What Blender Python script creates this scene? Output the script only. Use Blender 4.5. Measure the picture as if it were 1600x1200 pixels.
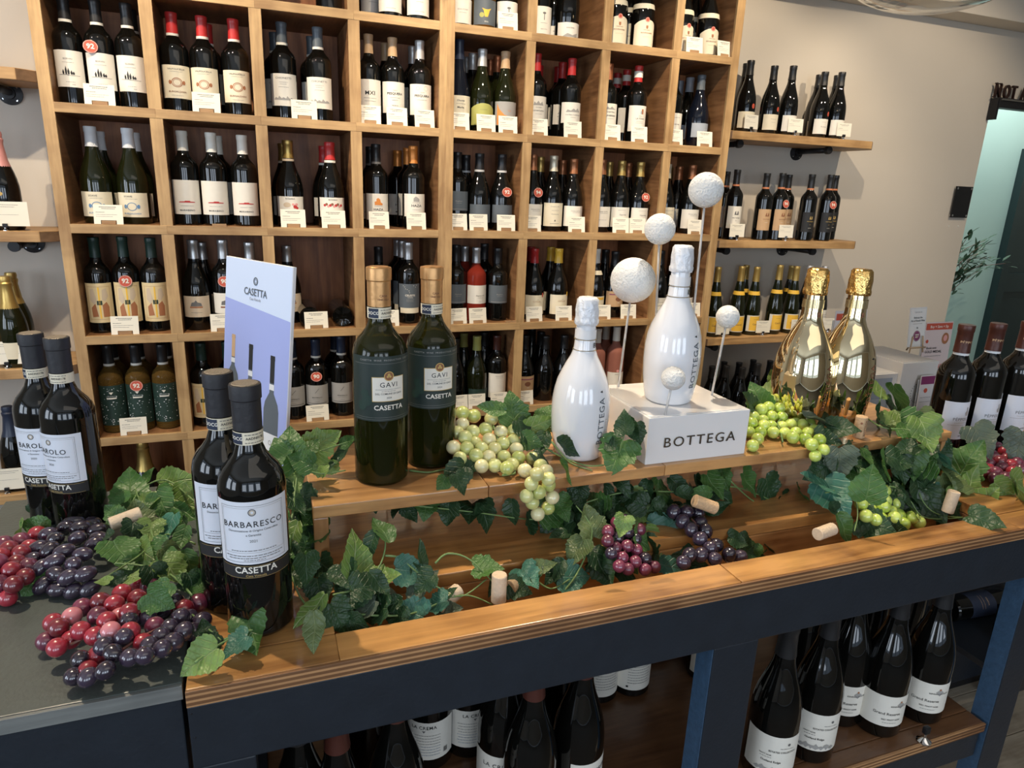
import bpy, bmesh, math, random
from mathutils import Vector, Matrix
from math import sin, cos, pi, radians as rad
random.seed(7)
SC = bpy.context.scene
for o in list(bpy.data.objects): bpy.data.objects.remove(o)
COL = SC.collection

# ------------------------------------------------------------------ camera
F, YAW, PIT, ROLL = 1067.08, 0.3632, -0.2788, 0.0397
CAM = Vector((0.0, -2.4988, 1.6))
fw = Vector((sin(YAW)*cos(PIT), cos(YAW)*cos(PIT), sin(PIT)))
r0 = Vector((cos(YAW), -sin(YAW), 0)); u0 = r0.cross(fw)
RT = r0*cos(ROLL) + u0*sin(ROLL); UP = -r0*sin(ROLL) + u0*cos(ROLL)
cd = bpy.data.cameras.new('camera'); cam = bpy.data.objects.new('camera', cd); COL.objects.link(cam)
cd.sensor_width = 36; cd.lens = 36*F/1600; cd.clip_start = .05; cd.clip_end = 100
m = Matrix((RT, UP, -fw)).transposed().to_4x4(); m.translation = CAM
cam.matrix_world = m; SC.camera = cam

def ray(px, py): return fw + RT*((px-800)/F) - UP*((py-600)/F)
def atz(px, py, z): d = ray(px, py); return CAM + d*((z-CAM.z)/d.z)
def aty(px, py, y): d = ray(px, py); return CAM + d*((y-CAM.y)/d.y)
def depth(p): return (Vector(p)-CAM).dot(fw)

# ------------------------------------------------------------------ view, world, lights
SC.view_settings.view_transform = 'Standard'; SC.view_settings.look = 'None'
SC.view_settings.gamma = 1; SC.view_settings.use_curve_mapping = False
SC.view_settings.exposure = 0.22
SC.cycles.use_denoising = True
SC.cycles.max_bounces = 8; SC.cycles.transparent_max_bounces = 8
SC.cycles.sample_clamp_indirect = 6; SC.cycles.caustics_refractive = False; SC.cycles.caustics_reflective = False
W = bpy.data.worlds.new('world'); SC.world = W; W.use_nodes = True
W.node_tree.nodes['Background'].inputs[0].default_value = (.62, .78, 1, 1)
W.node_tree.nodes['Background'].inputs[1].default_value = .8

def kelv(k): return {2800: (1, .74, .46), 3200: (1, .82, .60), 4000: (1, .90, .77), 6500: (.80, .89, 1)}[k]
def area(name, loc, target, sx, sy, power, col):
    l = bpy.data.lights.new(name, 'AREA'); l.shape = 'RECTANGLE'; l.size = sx; l.size_y = sy; l.energy = power; l.color = col
    o = bpy.data.objects.new(name, l); COL.objects.link(o); o.location = loc
    o.rotation_euler = (Vector(target)-Vector(loc)).to_track_quat('-Z', 'Y').to_euler(); return o
def spot(name, loc, target, power, col, ang=70, size=.018, blend=.5):
    l = bpy.data.lights.new(name, 'SPOT'); l.energy = power; l.color = col; l.spot_size = rad(ang); l.spot_blend = blend; l.shadow_soft_size = size
    o = bpy.data.objects.new(name, l); COL.objects.link(o); o.location = loc
    o.rotation_euler = (Vector(target)-Vector(loc)).to_track_quat('-Z', 'Y').to_euler(); return o
SPOTS = [((-1.35, -.90, 2.80), (-.55, .05, 1.50), 64), ((-.35, -.90, 2.80), (.15, .05, 1.40), 64), ((.75, -.90, 2.80), (1.05, .05, 1.40), 64),
         ((1.75, -.90, 2.80), (2.15, .3, 1.5), 60), ((2.9, -1.2, 2.80), (3.2, .33, 1.4), 50),
         ((-.55, -1.15, 2.80), (.1, -1.7, 1.05), 96), ((.95, -1.1, 2.80), (1.05, -1.65, 1.05), 98)]
for i, (a, b, e) in enumerate(SPOTS): spot('track_lamp_light', a, b, e, kelv(3200), 78 if i < 5 else 62)
for x_ in (-1.75, -.15, 1.45): area('window_daylight', (x_, -5.55, 1.62), (x_+.1, 0, 1.3), .95, 1.35, 17, kelv(6500))
for y_ in (-3.65, -2.25): area('side_window_daylight', (-3.3, y_, 1.65), (0, y_+1, 1.3), .85, 1.35, 19, kelv(6500))
area('ceiling_fill_light', (1.2, -3.4, 2.86), (1.2, -3.4, 0), 3.0, 1.2, 9, kelv(4000))  # added overhead fill that lifts the ambient light; no fixture stands here
area('hall_ceiling_light', (4.8, .85, 2.75), (4.8, .85, 0), 1.6, .4, 19, (1, 1, 1))

# ------------------------------------------------------------------ materials
MATS = {}
def nt(name):
    mt = bpy.data.materials.new(name); mt.use_nodes = True; n = mt.node_tree; return mt, n, n.nodes['Principled BSDF']
def mat(name, col=(.5, .5, .5), rough=.5, metal=0, noise=0, nscale=40, bump=0, bscale=200, coat=0, trans=0, ior=1.5, spec=.5, sss=0, emit=None):
    if name in MATS: return MATS[name]
    mt, n, b = nt(name); I = b.inputs
    I['Base Color'].default_value = (*col, 1); I['Roughness'].default_value = rough; I['Metallic'].default_value = metal
    I['Coat Weight'].default_value = coat; I['Coat Roughness'].default_value = .05; I['Transmission Weight'].default_value = trans
    I['IOR'].default_value = ior; I['Specular IOR Level'].default_value = spec
    if sss: I['Subsurface Weight'].default_value = sss; I['Subsurface Radius'].default_value = (.01, .006, .004)
    if emit: I['Emission Color'].default_value = (*emit[0], 1); I['Emission Strength'].default_value = emit[1]
    if noise:
        tc = n.nodes.new('ShaderNodeTexCoord'); ns = n.nodes.new('ShaderNodeTexNoise'); ns.inputs['Scale'].default_value = nscale; ns.inputs['Detail'].default_value = 5
        mx = n.nodes.new('ShaderNodeMix'); mx.data_type = 'RGBA'
        mx.inputs[6].default_value = (*[max(0, c*(1-noise)) for c in col], 1); mx.inputs[7].default_value = (*[min(1, c*(1+noise)) for c in col], 1)
        n.links.new(tc.outputs['Object'], ns.inputs['Vector']); n.links.new(ns.outputs['Fac'], mx.inputs[0]); n.links.new(mx.outputs[2], I['Base Color'])
    if bump:
        tc = n.nodes.new('ShaderNodeTexCoord'); ns = n.nodes.new('ShaderNodeTexNoise'); ns.inputs['Scale'].default_value = bscale; ns.inputs['Detail'].default_value = 4
        bp = n.nodes.new('ShaderNodeBump'); bp.inputs['Strength'].default_value = bump; bp.inputs['Distance'].default_value = .004
        n.links.new(tc.outputs['Object'], ns.inputs['Vector']); n.links.new(ns.outputs['Fac'], bp.inputs['Height']); n.links.new(bp.outputs['Normal'], I['Normal'])
    MATS[name] = mt; return mt
def wood(name, c1, c2, axis='x', rough=.45, scale=1.0, coat=0, ply=False):
    if name in MATS: return MATS[name]
    mt, n, b = nt(name); N = n.nodes.new; L = n.links.new
    tc = N('ShaderNodeTexCoord'); geo = N('ShaderNodeNewGeometry'); oi = N('ShaderNodeObjectInfo')
    mp = N('ShaderNodeMapping'); s = {'x': (1.2, 14, 14), 'y': (14, 1.2, 14), 'z': (14, 14, 1.2)}[axis]
    mp.inputs['Scale'].default_value = [v*scale for v in s]
    add = N('ShaderNodeVectorMath'); add.operation = 'ADD'
    sc2 = N('ShaderNodeVectorMath'); sc2.operation = 'SCALE'; sc2.inputs[3].default_value = 7
    cmb = N('ShaderNodeCombineXYZ'); [L(oi.outputs['Random'], cmb.inputs[i]) for i in range(3)]
    L(cmb.outputs[0], sc2.inputs[0]); L(geo.outputs['Position'], add.inputs[0]); L(sc2.outputs[0], add.inputs[1]); L(add.outputs[0], mp.inputs['Vector'])
    n1 = N('ShaderNodeTexNoise'); n1.inputs['Scale'].default_value = 1.6; n1.inputs['Detail'].default_value = 8; n1.inputs['Distortion'].default_value = 1.2
    n2 = N('ShaderNodeTexNoise'); n2.inputs['Scale'].default_value = 9; n2.inputs['Detail'].default_value = 6
    L(mp.outputs[0], n1.inputs['Vector']); L(mp.outputs[0], n2.inputs['Vector'])
    n3 = N('ShaderNodeTexNoise'); n3.inputs['Scale'].default_value = 7; n3.inputs['Detail'].default_value = 3; n3.inputs['Distortion'].default_value = .8; L(add.outputs[0], n3.inputs['Vector'])
    a3 = N('ShaderNodeMath'); a3.operation = 'MULTIPLY_ADD'; a3.inputs[1].default_value = .75; a3.inputs[2].default_value = -.36; L(n3.outputs['Fac'], a3.inputs[0])
    a4 = N('ShaderNodeMath'); a4.operation = 'ADD'; L(a3.outputs[0], a4.inputs[0]); L(n1.outputs['Fac'], a4.inputs[1])
    ad = N('ShaderNodeMath'); ad.operation = 'MULTIPLY_ADD'; ad.inputs[1].default_value = .45; L(n2.outputs['Fac'], ad.inputs[0]); L(a4.outputs[0], ad.inputs[2])
    rp = N('ShaderNodeValToRGB'); e = rp.color_ramp.elements; e[0].position = .48; e[0].color = (*c1, 1); e[1].position = .95; e[1].color = (*c2, 1)
    L(ad.outputs[0], rp.inputs[0]); src = rp.outputs[0]
    if ply:   # laminated layers seen on the edge of plywood
        sx = N('ShaderNodeSeparateXYZ'); L(geo.outputs['Position'], sx.inputs[0])
        mu = N('ShaderNodeMath'); mu.operation = 'MULTIPLY'; mu.inputs[1].default_value = 2*pi/.0068; L(sx.outputs[2], mu.inputs[0])
        sn = N('ShaderNodeMath'); sn.operation = 'SINE'; L(mu.outputs[0], sn.inputs[0])
        r2 = N('ShaderNodeValToRGB'); e = r2.color_ramp.elements; e[0].position = .0; e[0].color = (.22, .16, .12, 1); e[1].position = .45; e[1].color = (1, 1, 1, 1)
        L(sn.outputs[0], r2.inputs[0])
        mx = N('ShaderNodeMix'); mx.data_type = 'RGBA'; mx.blend_type = 'MULTIPLY'; mx.inputs[0].default_value = .8
        L(src, mx.inputs[6]); L(r2.outputs[0], mx.inputs[7]); src = mx.outputs[2]
    L(src, b.inputs['Base Color']); b.inputs['Roughness'].default_value = rough; b.inputs['Coat Weight'].default_value = coat
    bp = N('ShaderNodeBump'); bp.inputs['Strength'].default_value = .25; bp.inputs['Distance'].default_value = .002; L(ad.outputs[0], bp.inputs['Height']); L(bp.outputs['Normal'], b.inputs['Normal'])
    MATS[name] = mt; return mt
def leafmat(name, c, vein):
    mt, n, b = nt(name); N = n.nodes.new; L = n.links.new
    tc = N('ShaderNodeTexCoord'); sx = N('ShaderNodeSeparateXYZ'); L(tc.outputs['UV'], sx.inputs[0])
    def M(op, a, b_=None):
        k = N('ShaderNodeMath'); k.operation = op
        for i, v in enumerate((a, b_)):
            if v is None: continue
            if isinstance(v, (int, float)): k.inputs[i].default_value = v
            else: L(v, k.inputs[i])
        return k.outputs[0]
    ax = M('ABSOLUTE', sx.outputs[0])
    mid = M('SUBTRACT', 1, M('MINIMUM', M('DIVIDE', ax, .022), 1))
    fr = M('FRACT', M('MULTIPLY', M('SUBTRACT', sx.outputs[1], M('MULTIPLY', ax, .85)), 5.2))
    side = M('SUBTRACT', 1, M('MINIMUM', M('DIVIDE', M('ABSOLUTE', M('SUBTRACT', fr, .5)), .11), 1))
    cur = M('MAXIMUM', mid, M('MULTIPLY', side, .75))
    ns = N('ShaderNodeTexNoise'); ns.inputs['Scale'].default_value = 5; ns.inputs['Detail'].default_value = 6; L(tc.outputs['UV'], ns.inputs['Vector'])
    oi = N('ShaderNodeObjectInfo')
    mx = N('ShaderNodeMix'); mx.data_type = 'RGBA'; mx.inputs[6].default_value = (*[x*.55 for x in c], 1); mx.inputs[7].default_value = (*[x*1.45 for x in c], 1)
    L(M('ADD', M('MULTIPLY', ns.outputs['Fac'], .8), M('MULTIPLY', oi.outputs['Random'], .35)), mx.inputs[0])
    m2 = N('ShaderNodeMix'); m2.data_type = 'RGBA'; m2.inputs[7].default_value = (*vein, 1); L(M('MULTIPLY', cur, .85), m2.inputs[0]); L(mx.outputs[2], m2.inputs[6])
    L(m2.outputs[2], b.inputs['Base Color']); b.inputs['Roughness'].default_value = .42
    vo = N('ShaderNodeTexVoronoi'); vo.inputs['Scale'].default_value = 14; L(tc.outputs['UV'], vo.inputs['Vector'])
    bp = N('ShaderNodeBump'); bp.inputs['Strength'].default_value = .6; bp.inputs['Distance'].default_value = .002
    L(M('SUBTRACT', M('MULTIPLY', vo.outputs['Distance'], .6), cur), bp.inputs['Height']); L(bp.outputs['Normal'], b.inputs['Normal'])
    tr = N('ShaderNodeBsdfTranslucent'); L(m2.outputs[2], tr.inputs[0]); ms = N('ShaderNodeMixShader'); ms.inputs[0].default_value = .25
    L(b.outputs[0], ms.inputs[1]); L(tr.outputs[0], ms.inputs[2]); L(ms.outputs[0], n.nodes['Material Output'].inputs[0])
    MATS[name] = mt; return mt
def grapemat(name, c1, c2, rough=.28, sss=.12):
    mt, n, b = nt(name); N = n.nodes.new; L = n.links.new
    tc = N('ShaderNodeTexCoord'); oi = N('ShaderNodeObjectInfo'); ns = N('ShaderNodeTexNoise'); ns.inputs['Scale'].default_value = 40; ns.noise_dimensions = '4D'
    L(tc.outputs['Object'], ns.inputs['Vector']); L(oi.outputs['Random'], ns.inputs['W'])
    ad = N('ShaderNodeMath'); ad.operation = 'MULTIPLY_ADD'; ad.inputs[1].default_value = .7; L(oi.outputs['Random'], ad.inputs[0]); L(ns.outputs['Fac'], ad.inputs[2])
    rp = N('ShaderNodeValToRGB'); e = rp.color_ramp.elements; e[0].position = .35; e[0].color = (*c1, 1); e[1].position = 1.0; e[1].color = (*c2, 1)
    L(ad.outputs[0], rp.inputs[0]); L(rp.outputs[0], b.inputs['Base Color']); b.inputs['Roughness'].default_value = rough
    b.inputs['Subsurface Weight'].default_value = sss; b.inputs['Subsurface Radius'].default_value = (.008, .006, .004); b.inputs['Coat Weight'].default_value = .9; b.inputs['Coat Roughness'].default_value = .06
    b.inputs['Specular IOR Level'].default_value = .6
    MATS[name] = mt; return mt

# colour shorthand for print, foil and paper
PAL = dict(parch=(.74, .60, .34), white=(.80, .765, .68), cream=(.78, .71, .54), beige=(.62, .50, .36), ink=(.016, .016, .017), grey=(.15, .145, .14), lgrey=(.36, .35, .33), red=(.50, .03, .03), tagred=(.55, .09, .05), orange=(.70, .25, .05), blue=(.12, .25, .45),
           navy=(.02, .03, .06), gold=(.55, .38, .12), yellow=(.85, .52, .06), olive=(.42, .42, .12), green=(.03, .07, .05), dgreen=(.015, .04, .03), dbrown=(.075, .022, .015), brown=(.25, .10, .05), copper=(.60, .22, .10), pink=(.75, .35, .33), silver=(.6, .6, .6),
           slate=(.10, .12, .14), purple=(.22, .03, .12), tan=(.55, .36, .20), rust=(.40, .16, .07), pale=(.70, .72, .74), bluegrey=(.36, .40, .46), card=(.88, .86, .80), mist=(.55, .63, .78), sky=(.63, .74, .95), sky2=(.42, .50, .85))
def ink(c): return mat('print_'+c, PAL[c], .6)
def paper(c): return mat('paper_'+c, PAL[c], .55, noise=.04, nscale=60)
def foil(c, metal=.0, rough=.35): return mat('foil_'+c, PAL[c], rough, metal, bump=.08, bscale=120)
G_DARK = mat('dark_bottle_glass', (.0035, .0035, .003), .035, spec=.5, coat=.15)
G_NAVY = mat('blue_black_bottle_glass', (.005, .007, .014), .08, spec=.5)
G_OLIVE = mat('dark_olive_bottle_glass', (.009, .011, .003), .04, spec=.5, coat=.15)
G_GAVI = mat('green_wine_bottle_glass', (.075, .082, .014), .02, trans=.85, ior=1.15, spec=.7, coat=.6)
G_AMBER = mat('golden_clear_bottle_glass', (.42, .24, .06), .03, trans=.8, ior=1.2)
G_ROSE = mat('rose_wine_glass', (.42, .05, .03), .03, trans=.5, ior=1.2)
G_PINK = mat('pale_rose_wine_glass', (.75, .30, .22), .03, trans=.6, ior=1.2)
OAK = wood('light_oak_edging', (.31, .18, .076), (.56, .365, .170), 'x', .5)
OAKZ = wood('light_oak_edging_upright', (.31, .18, .076), (.56, .365, .170), 'z', .5)
WAL = wood('stained_rack_board', (.14, .062, .025), (.33, .165, .070), 'y', .5)
WALB = wood('stained_back_panel', (.21, .072, .024), (.46, .175, .062), 'z', .5)
SHELFW = wood('wall_shelf_plank_wood', (.30, .165, .065), (.55, .34, .15), 'x', .5)
ENDW = wood('wall_shelf_end_grain', (.13, .075, .04), (.24, .145, .08), 'x', .7)
TOPW = wood('varnished_counter_wood', (.17, .070, .020), (.56, .29, .095), 'x', .28, coat=.35)
PLY = wood('plywood_edge', (.22, .10, .04), (.50, .27, .12), 'x', .5, ply=True)
RISW = wood('varnished_riser_wood', (.22, .095, .032), (.58, .32, .125), 'x', .32, coat=.3)
RISZ = wood('varnished_riser_side_wood', (.20, .09, .032), (.48, .25, .10), 'z', .32, coat=.3)
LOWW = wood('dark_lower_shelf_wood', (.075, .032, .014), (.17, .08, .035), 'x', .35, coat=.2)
NAVY = mat('navy_painted_timber', (.013, .018, .026), .42, noise=.25, nscale=30, bump=.12, bscale=140)
NAVYL = mat('paler_navy_side', (.04, .085, .15), .45, noise=.4, nscale=90, bump=.2, bscale=200)  # paler, bluer mottled version of the navy timber colour
BLKTOP = mat('black_stained_table_top', (.072, .085, .078), .38, noise=.25, nscale=35, bump=.15, bscale=160)
BLKEDGE = wood('grey_plywood_edge', (.10, .105, .10), (.20, .21, .20), 'x', .6)
WALLM = mat('greige_wall_paint', (.62, .565, .485), .75, noise=.05, nscale=2.5, bump=.05, bscale=60)
CEILM = mat('ceiling_paint', (.80, .78, .74), .8)
TURQ = mat('turquoise_wall_paint', (.40, .585, .54), .6, noise=.04, nscale=3)
DDOOR = mat('dark_green_door_paint', (.012, .03, .032), .45)
BLACKM = mat('black_iron', (.015, .015, .017), .42, .3, bump=.1, bscale=120)
ACR = mat('clear_acrylic', (.90, .91, .92), .06, trans=.55, ior=1.3, spec=.8)
BALLM = mat('textured_white_ball', (.78, .78, .76), .8, bump=1.0, bscale=260)
GLOSSW = mat('glossy_white_lacquer', (.80, .79, .78), .12, coat=.5)
BOTW = mat('glossy_white_bottle_glaze', (.78, .79, .82), .08, coat=.6)
FOILW = mat('crinkled_white_foil', (.74, .76, .80), .35, .15, bump=.8, bscale=110)
GOLDB = mat('gold_mirror_bottle', (.93, .78, .50), .03, 1)
FOILG = mat('crinkled_gold_foil', (.90, .58, .20), .18, 1, bump=.9, bscale=110)
CHROME = mat('chrome', (.8, .8, .8), .08, 1)
CORK = mat('cork', (.55, .37, .21), .8, noise=.35, nscale=220, bump=.4, bscale=300)
CORKP = mat('pale_cork', (.62, .49, .35), .8, noise=.2, nscale=200, bump=.3, bscale=300)
STEM = mat('green_plastic_stem', (.16, .26, .09), .45)
BSTEM = mat('brown_plastic_stem', (.20, .09, .07), .45)
FLOORM = wood('greyish_floor_plank', (.30, .235, .165), (.52, .44, .33), 'x', .5)
GLASSC = mat('clear_lamp_glass', (.98, .98, .96), .0, trans=1, ior=1.3)
LEAFM = {'dark': leafmat('dark_green_leaf', (.022, .060, .022), (.07, .14, .06)), 'mid': leafmat('mid_green_leaf', (.060, .150, .035), (.18, .30, .12)), 'light': leafmat('light_green_leaf', (.17, .28, .07), (.38, .48, .22)),
         'teal': leafmat('blue_green_leaf', (.05, .17, .12), (.20, .36, .28)), 'olive': leafmat('olive_green_leaf', (.12, .17, .06), (.26, .32, .14)), 'grey': leafmat('grey_green_leaf', (.10, .14, .10), (.18, .22, .16))}
GR = {'green': grapemat('green_grape_skin', (.38, .46, .10), (.66, .68, .30), sss=.4), 'pale': grapemat('pale_green_grape_skin', (.50, .50, .18), (.74, .70, .42), sss=.4), 'lime': grapemat('lime_grape_skin', (.33, .48, .04), (.58, .70, .16), sss=.4),
      'red': grapemat('red_grape_skin', (.07, .004, .008), (.36, .025, .045)), 'black': grapemat('blue_black_grape_skin', (.006, .003, .008), (.045, .030, .055), .22), 'purple': grapemat('purple_grape_skin', (.055, .008, .022), (.20, .035, .075)), 'pink': grapemat('pink_grape_skin', (.45, .10, .13), (.62, .22, .25))}

# ------------------------------------------------------------------ object helpers
CNT = {}
def obj(name, me, parent=None, loc=None, rot=None, scale=None, mats=None):
    o = bpy.data.objects.new(name, me); COL.objects.link(o)
    if parent: o.parent = parent
    if loc is not None: o.location = loc
    if rot is not None: o.rotation_euler = rot
    if scale is not None: o.scale = scale
    return o
def tag(o, label=None, cat=None, group=None, kind=None):
    if label:
        label = ' '.join(label.split()); o['label'] = label
    if cat: o['category'] = cat
    if group: o['group'] = group
    if kind: o['kind'] = kind
    return o
def thing(name, label, cat, loc=(0, 0, 0), rz=0, group=None, scale=None, rot=None):
    o = obj(name, None, None, loc, rot if rot is not None else (0, 0, rz), scale); o.empty_display_size = .05
    return tag(o, label, cat, group)
def mk(name, verts, faces, mat_, smooth=False):
    me = bpy.data.meshes.new(name); me.from_pydata([tuple(v) for v in verts], [], faces); me.materials.append(mat_)
    if smooth: me.polygons.foreach_set('use_smooth', [True]*len(me.polygons))
    me.update(); return me
def boxmesh(name, lo, hi, mat_, bev=0, mats=None):
    bm = bmesh.new(); bmesh.ops.create_cube(bm, size=1)
    for v in bm.verts: v.co = Vector([lo[i] + (v.co[i]+.5)*(hi[i]-lo[i]) for i in range(3)])
    if bev: bmesh.ops.bevel(bm, geom=bm.edges[:], offset=bev, segments=2, affect='EDGES', profile=.6)
    me = bpy.data.meshes.new(name); bm.to_mesh(me); bm.free(); me.materials.append(mat_); return me
def box(name, lo, hi, mat_, parent=None, bev=0):
    lo = Vector(lo); hi = Vector(hi); c = (lo+hi)/2; c.z = lo.z
    return obj(name, boxmesh(name, lo-c, hi-c, mat_, bev), parent, c)
def struct(o): o['kind'] = 'structure'; return o
def prism(name, pts, z0, z1, mat_, parent=None, bev=0):
    bm = bmesh.new(); a = [bm.verts.new((x, y, z0)) for x, y in pts]; f = bm.faces.new(a)
    g = bmesh.ops.extrude_face_region(bm, geom=[f])['geom']
    for v in g:
        if isinstance(v, bmesh.types.BMVert): v.co.z = z1
    bmesh.ops.recalc_face_normals(bm, faces=bm.faces)
    if bev: bmesh.ops.bevel(bm, geom=bm.edges[:], offset=bev, segments=1, affect='EDGES')
    me = bpy.data.meshes.new(name); bm.to_mesh(me); bm.free(); me.materials.append(mat_); return obj(name, me, parent)
def lathe(name, prof, mat_, seg=32, smooth=True, sharp=35):
    vs, fs = [], []
    n = len(prof)
    for i in range(seg):
        a = 2*pi*i/seg
        for r, z in prof: vs.append((r*cos(a), r*sin(a), z))
    for i in range(seg):
        j = (i+1) % seg
        for k in range(n-1):
            fs.append((i*n+k, j*n+k, j*n+k+1, i*n+k+1))
    bm = bmesh.new(); me = mk(name, vs, fs, mat_); bm.from_mesh(me)
    bmesh.ops.remove_doubles(bm, verts=bm.verts, dist=1e-6); bmesh.ops.recalc_face_normals(bm, faces=bm.faces)
    for f in bm.faces: f.smooth = smooth
    for e in bm.edges:
        if len(e.link_faces) == 2 and e.calc_face_angle(0) > rad(sharp): e.smooth = False
    bm.to_mesh(me); bm.free(); return me
def tube(name, pts, r, mat_, seg=8, parent=None, taper=1.0, loc=None, asmesh=False, cap=True):
    pts = [Vector(p) for p in pts]; vs, fs = [], []; up = Vector((0, 0, 1)); n = len(pts)
    for i, p in enumerate(pts):
        t = (pts[min(i+1, n-1)]-pts[max(i-1, 0)]).normalized()
        s = t.cross(up if abs(t.z) < .95 else Vector((1, 0, 0))).normalized(); q = s.cross(t)
        rr = r*(1+(taper-1)*i/max(1, n-1))
        for k in range(seg): a = 2*pi*k/seg; vs.append(p+s*cos(a)*rr+q*sin(a)*rr)
    for i in range(n-1):
        for k in range(seg): fs.append((i*seg+k, i*seg+(k+1) % seg, (i+1)*seg+(k+1) % seg, (i+1)*seg+k))
    if cap: fs.append(tuple(range(seg))[::-1]); fs.append(tuple(range((n-1)*seg, n*seg)))
    me = mk(name, vs, fs, mat_, True)
    return me if asmesh else obj(name, me, parent, loc)
def smoothpts(p, k=4):
    p = [Vector(v) for v in p]; out = []
    for i in range(len(p)-1):
        a, b, c, d = p[max(i-1, 0)], p[i], p[i+1], p[min(i+2, len(p)-1)]
        for j in range(k):
            t = j/k; out.append(.5*((2*b)+(c-a)*t+(2*a-5*b+4*c-d)*t*t+(3*b-a-3*c+d)*t**3))
    return out+[p[-1]]

# ------------------------------------------------------------------ flat print that can be bent onto a bottle
TXT = {}
def textgeo(s, size, bold, sx):
    key = (s, size, bold, sx)
    if key not in TXT:
        cu = bpy.data.curves.new('lettering', 'FONT'); cu.body = s; cu.size = size; cu.align_x = 'CENTER'; cu.align_y = 'CENTER'
        cu.resolution_u = 2; cu.offset = bold*size; cu.space_character = sx
        o = bpy.data.objects.new('lettering', cu); me = bpy.data.meshes.new_from_object(o)
        TXT[key] = ([tuple(v.co) for v in me.vertices], [tuple(p.vertices) for p in me.polygons])
        bpy.data.objects.remove(o); bpy.data.meshes.remove(me); bpy.data.curves.remove(cu)
    return TXT[key]
def printmesh(name, items, r=None, off=.0005):
    """items in label coordinates (x right, z up, metres); bent to radius r; one mesh, one material per colour."""
    bm = bmesh.new(); cols = []; dl = bm.verts.layers.float.new('lift')
    def ci(c):
        if c not in cols: cols.append(c)
        return cols.index(c)
    def poly(pts, c):
        f = bm.faces.new([bm.verts.new((x, 0, z)) for x, z in pts]); f.material_index = ci(c)
    for ix, it in enumerate(items):
        k = it[0]; nv0 = len(bm.verts)
        if k == 't':    # text: string, size, x, z, colour, [bold, spacing, vertical]
            s, size, x, z, c = it[1:6]; bold = it[6] if len(it) > 6 else 0; sp = it[7] if len(it) > 7 else 1; vert = it[8] if len(it) > 8 else 0
            vs, fs = textgeo(s, size, bold, sp)
            if vert: bv = [bm.verts.new((x-v[1], 0, z+v[0])) for v in vs]
            else: bv = [bm.verts.new((x+v[0], 0, z+v[1])) for v in vs]
            for f in fs:
                try: bm.faces.new([bv[i] for i in f]).material_index = ci(c)
                except ValueError: pass
        elif k == 'p': poly(it[1], it[2])
        elif k == 'b': x0, x1, z0, z1, c = it[1:]; poly([(x0, z0), (x1, z0), (x1, z1), (x0, z1)], c)
        elif k == 'fr':
            x0, x1, z0, z1, w, c = it[1:]
            for a in ((x0, x1, z0, z0+w), (x0, x1, z1-w, z1), (x0, x0+w, z0+w, z1-w), (x1-w, x1, z0+w, z1-w)): poly([(a[0], a[2]), (a[1], a[2]), (a[1], a[3]), (a[0], a[3])], c)
        elif k == 'c':
            x, z, q, c = it[1:5]; e = it[5] if len(it) > 5 else 1
            poly([(x+q*cos(2*pi*i/18), z+q*e*sin(2*pi*i/18)) for i in range(18)], c)
        elif k == 'r':
            x, z, q, w, c = it[1:]
            for i in range(20):
                a, b = 2*pi*i/20, 2*pi*(i+1)/20
                poly([(x+q*cos(a), z+q*sin(a)), (x+q*cos(b), z+q*sin(b)), (x+(q-w)*cos(b), z+(q-w)*sin(b)), (x+(q-w)*cos(a), z+(q-w)*sin(a))], c)
        elif k == 'f':  # rows of fine print as word-length dashes: x0,x1,z,height,colour,seed
            x0, x1, z, h, c, sd = it[1:]; rg = random.Random(sd); x = x0
            while x < x1-.001:
                w = min(rg.uniform(.0015, .005), x1-x); poly([(x, z), (x+w, z), (x+w, z+h), (x, z+h)], c); x += w+.0009
        bm.verts.ensure_lookup_table()
        for q in range(nv0, len(bm.verts)): bm.verts[q][dl] = ix*.00003
    if r:
        xs = [v.co.x for v in bm.verts]; st = .0035; x = math.floor(min(xs)/st)*st
        while x < max(xs):
            x += st; bmesh.ops.bisect_plane(bm, geom=bm.verts[:]+bm.edges[:]+bm.faces[:], plane_co=(x, 0, 0), plane_no=(1, 0, 0), dist=1e-7)
        for v in bm.verts: a = v.co.x/r; rr = r+off+v[dl]; v.co = Vector((rr*sin(a), -rr*cos(a), v.co.z))
    else:
        for v in bm.verts: v.co.y = -off-v[dl]
    me = bpy.data.meshes.new(name); bm.to_mesh(me); bm.free()
    for c in cols: me.materials.append(ink(c))
    return me
def patch(name, r, z0, z1, ha, mat_, off=.0003, arch=0, n=14, rot=0, full=False):
    vs, fs = [], []; nz = 2
    for i in range(n+1):
        a = rot-ha+2*ha*i/n; t = (i/n-.5)*2
        top = z1+arch*(1-t*t)
        for k in range(nz): z = z0+(top-z0)*k; vs.append(((r+off)*sin(a), -(r+off)*cos(a), z))
    for i in range(n): fs.append((i*2, (i+1)*2, (i+1)*2+1, i*2+1))
    return mk(name, vs, fs, mat_, True)
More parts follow.
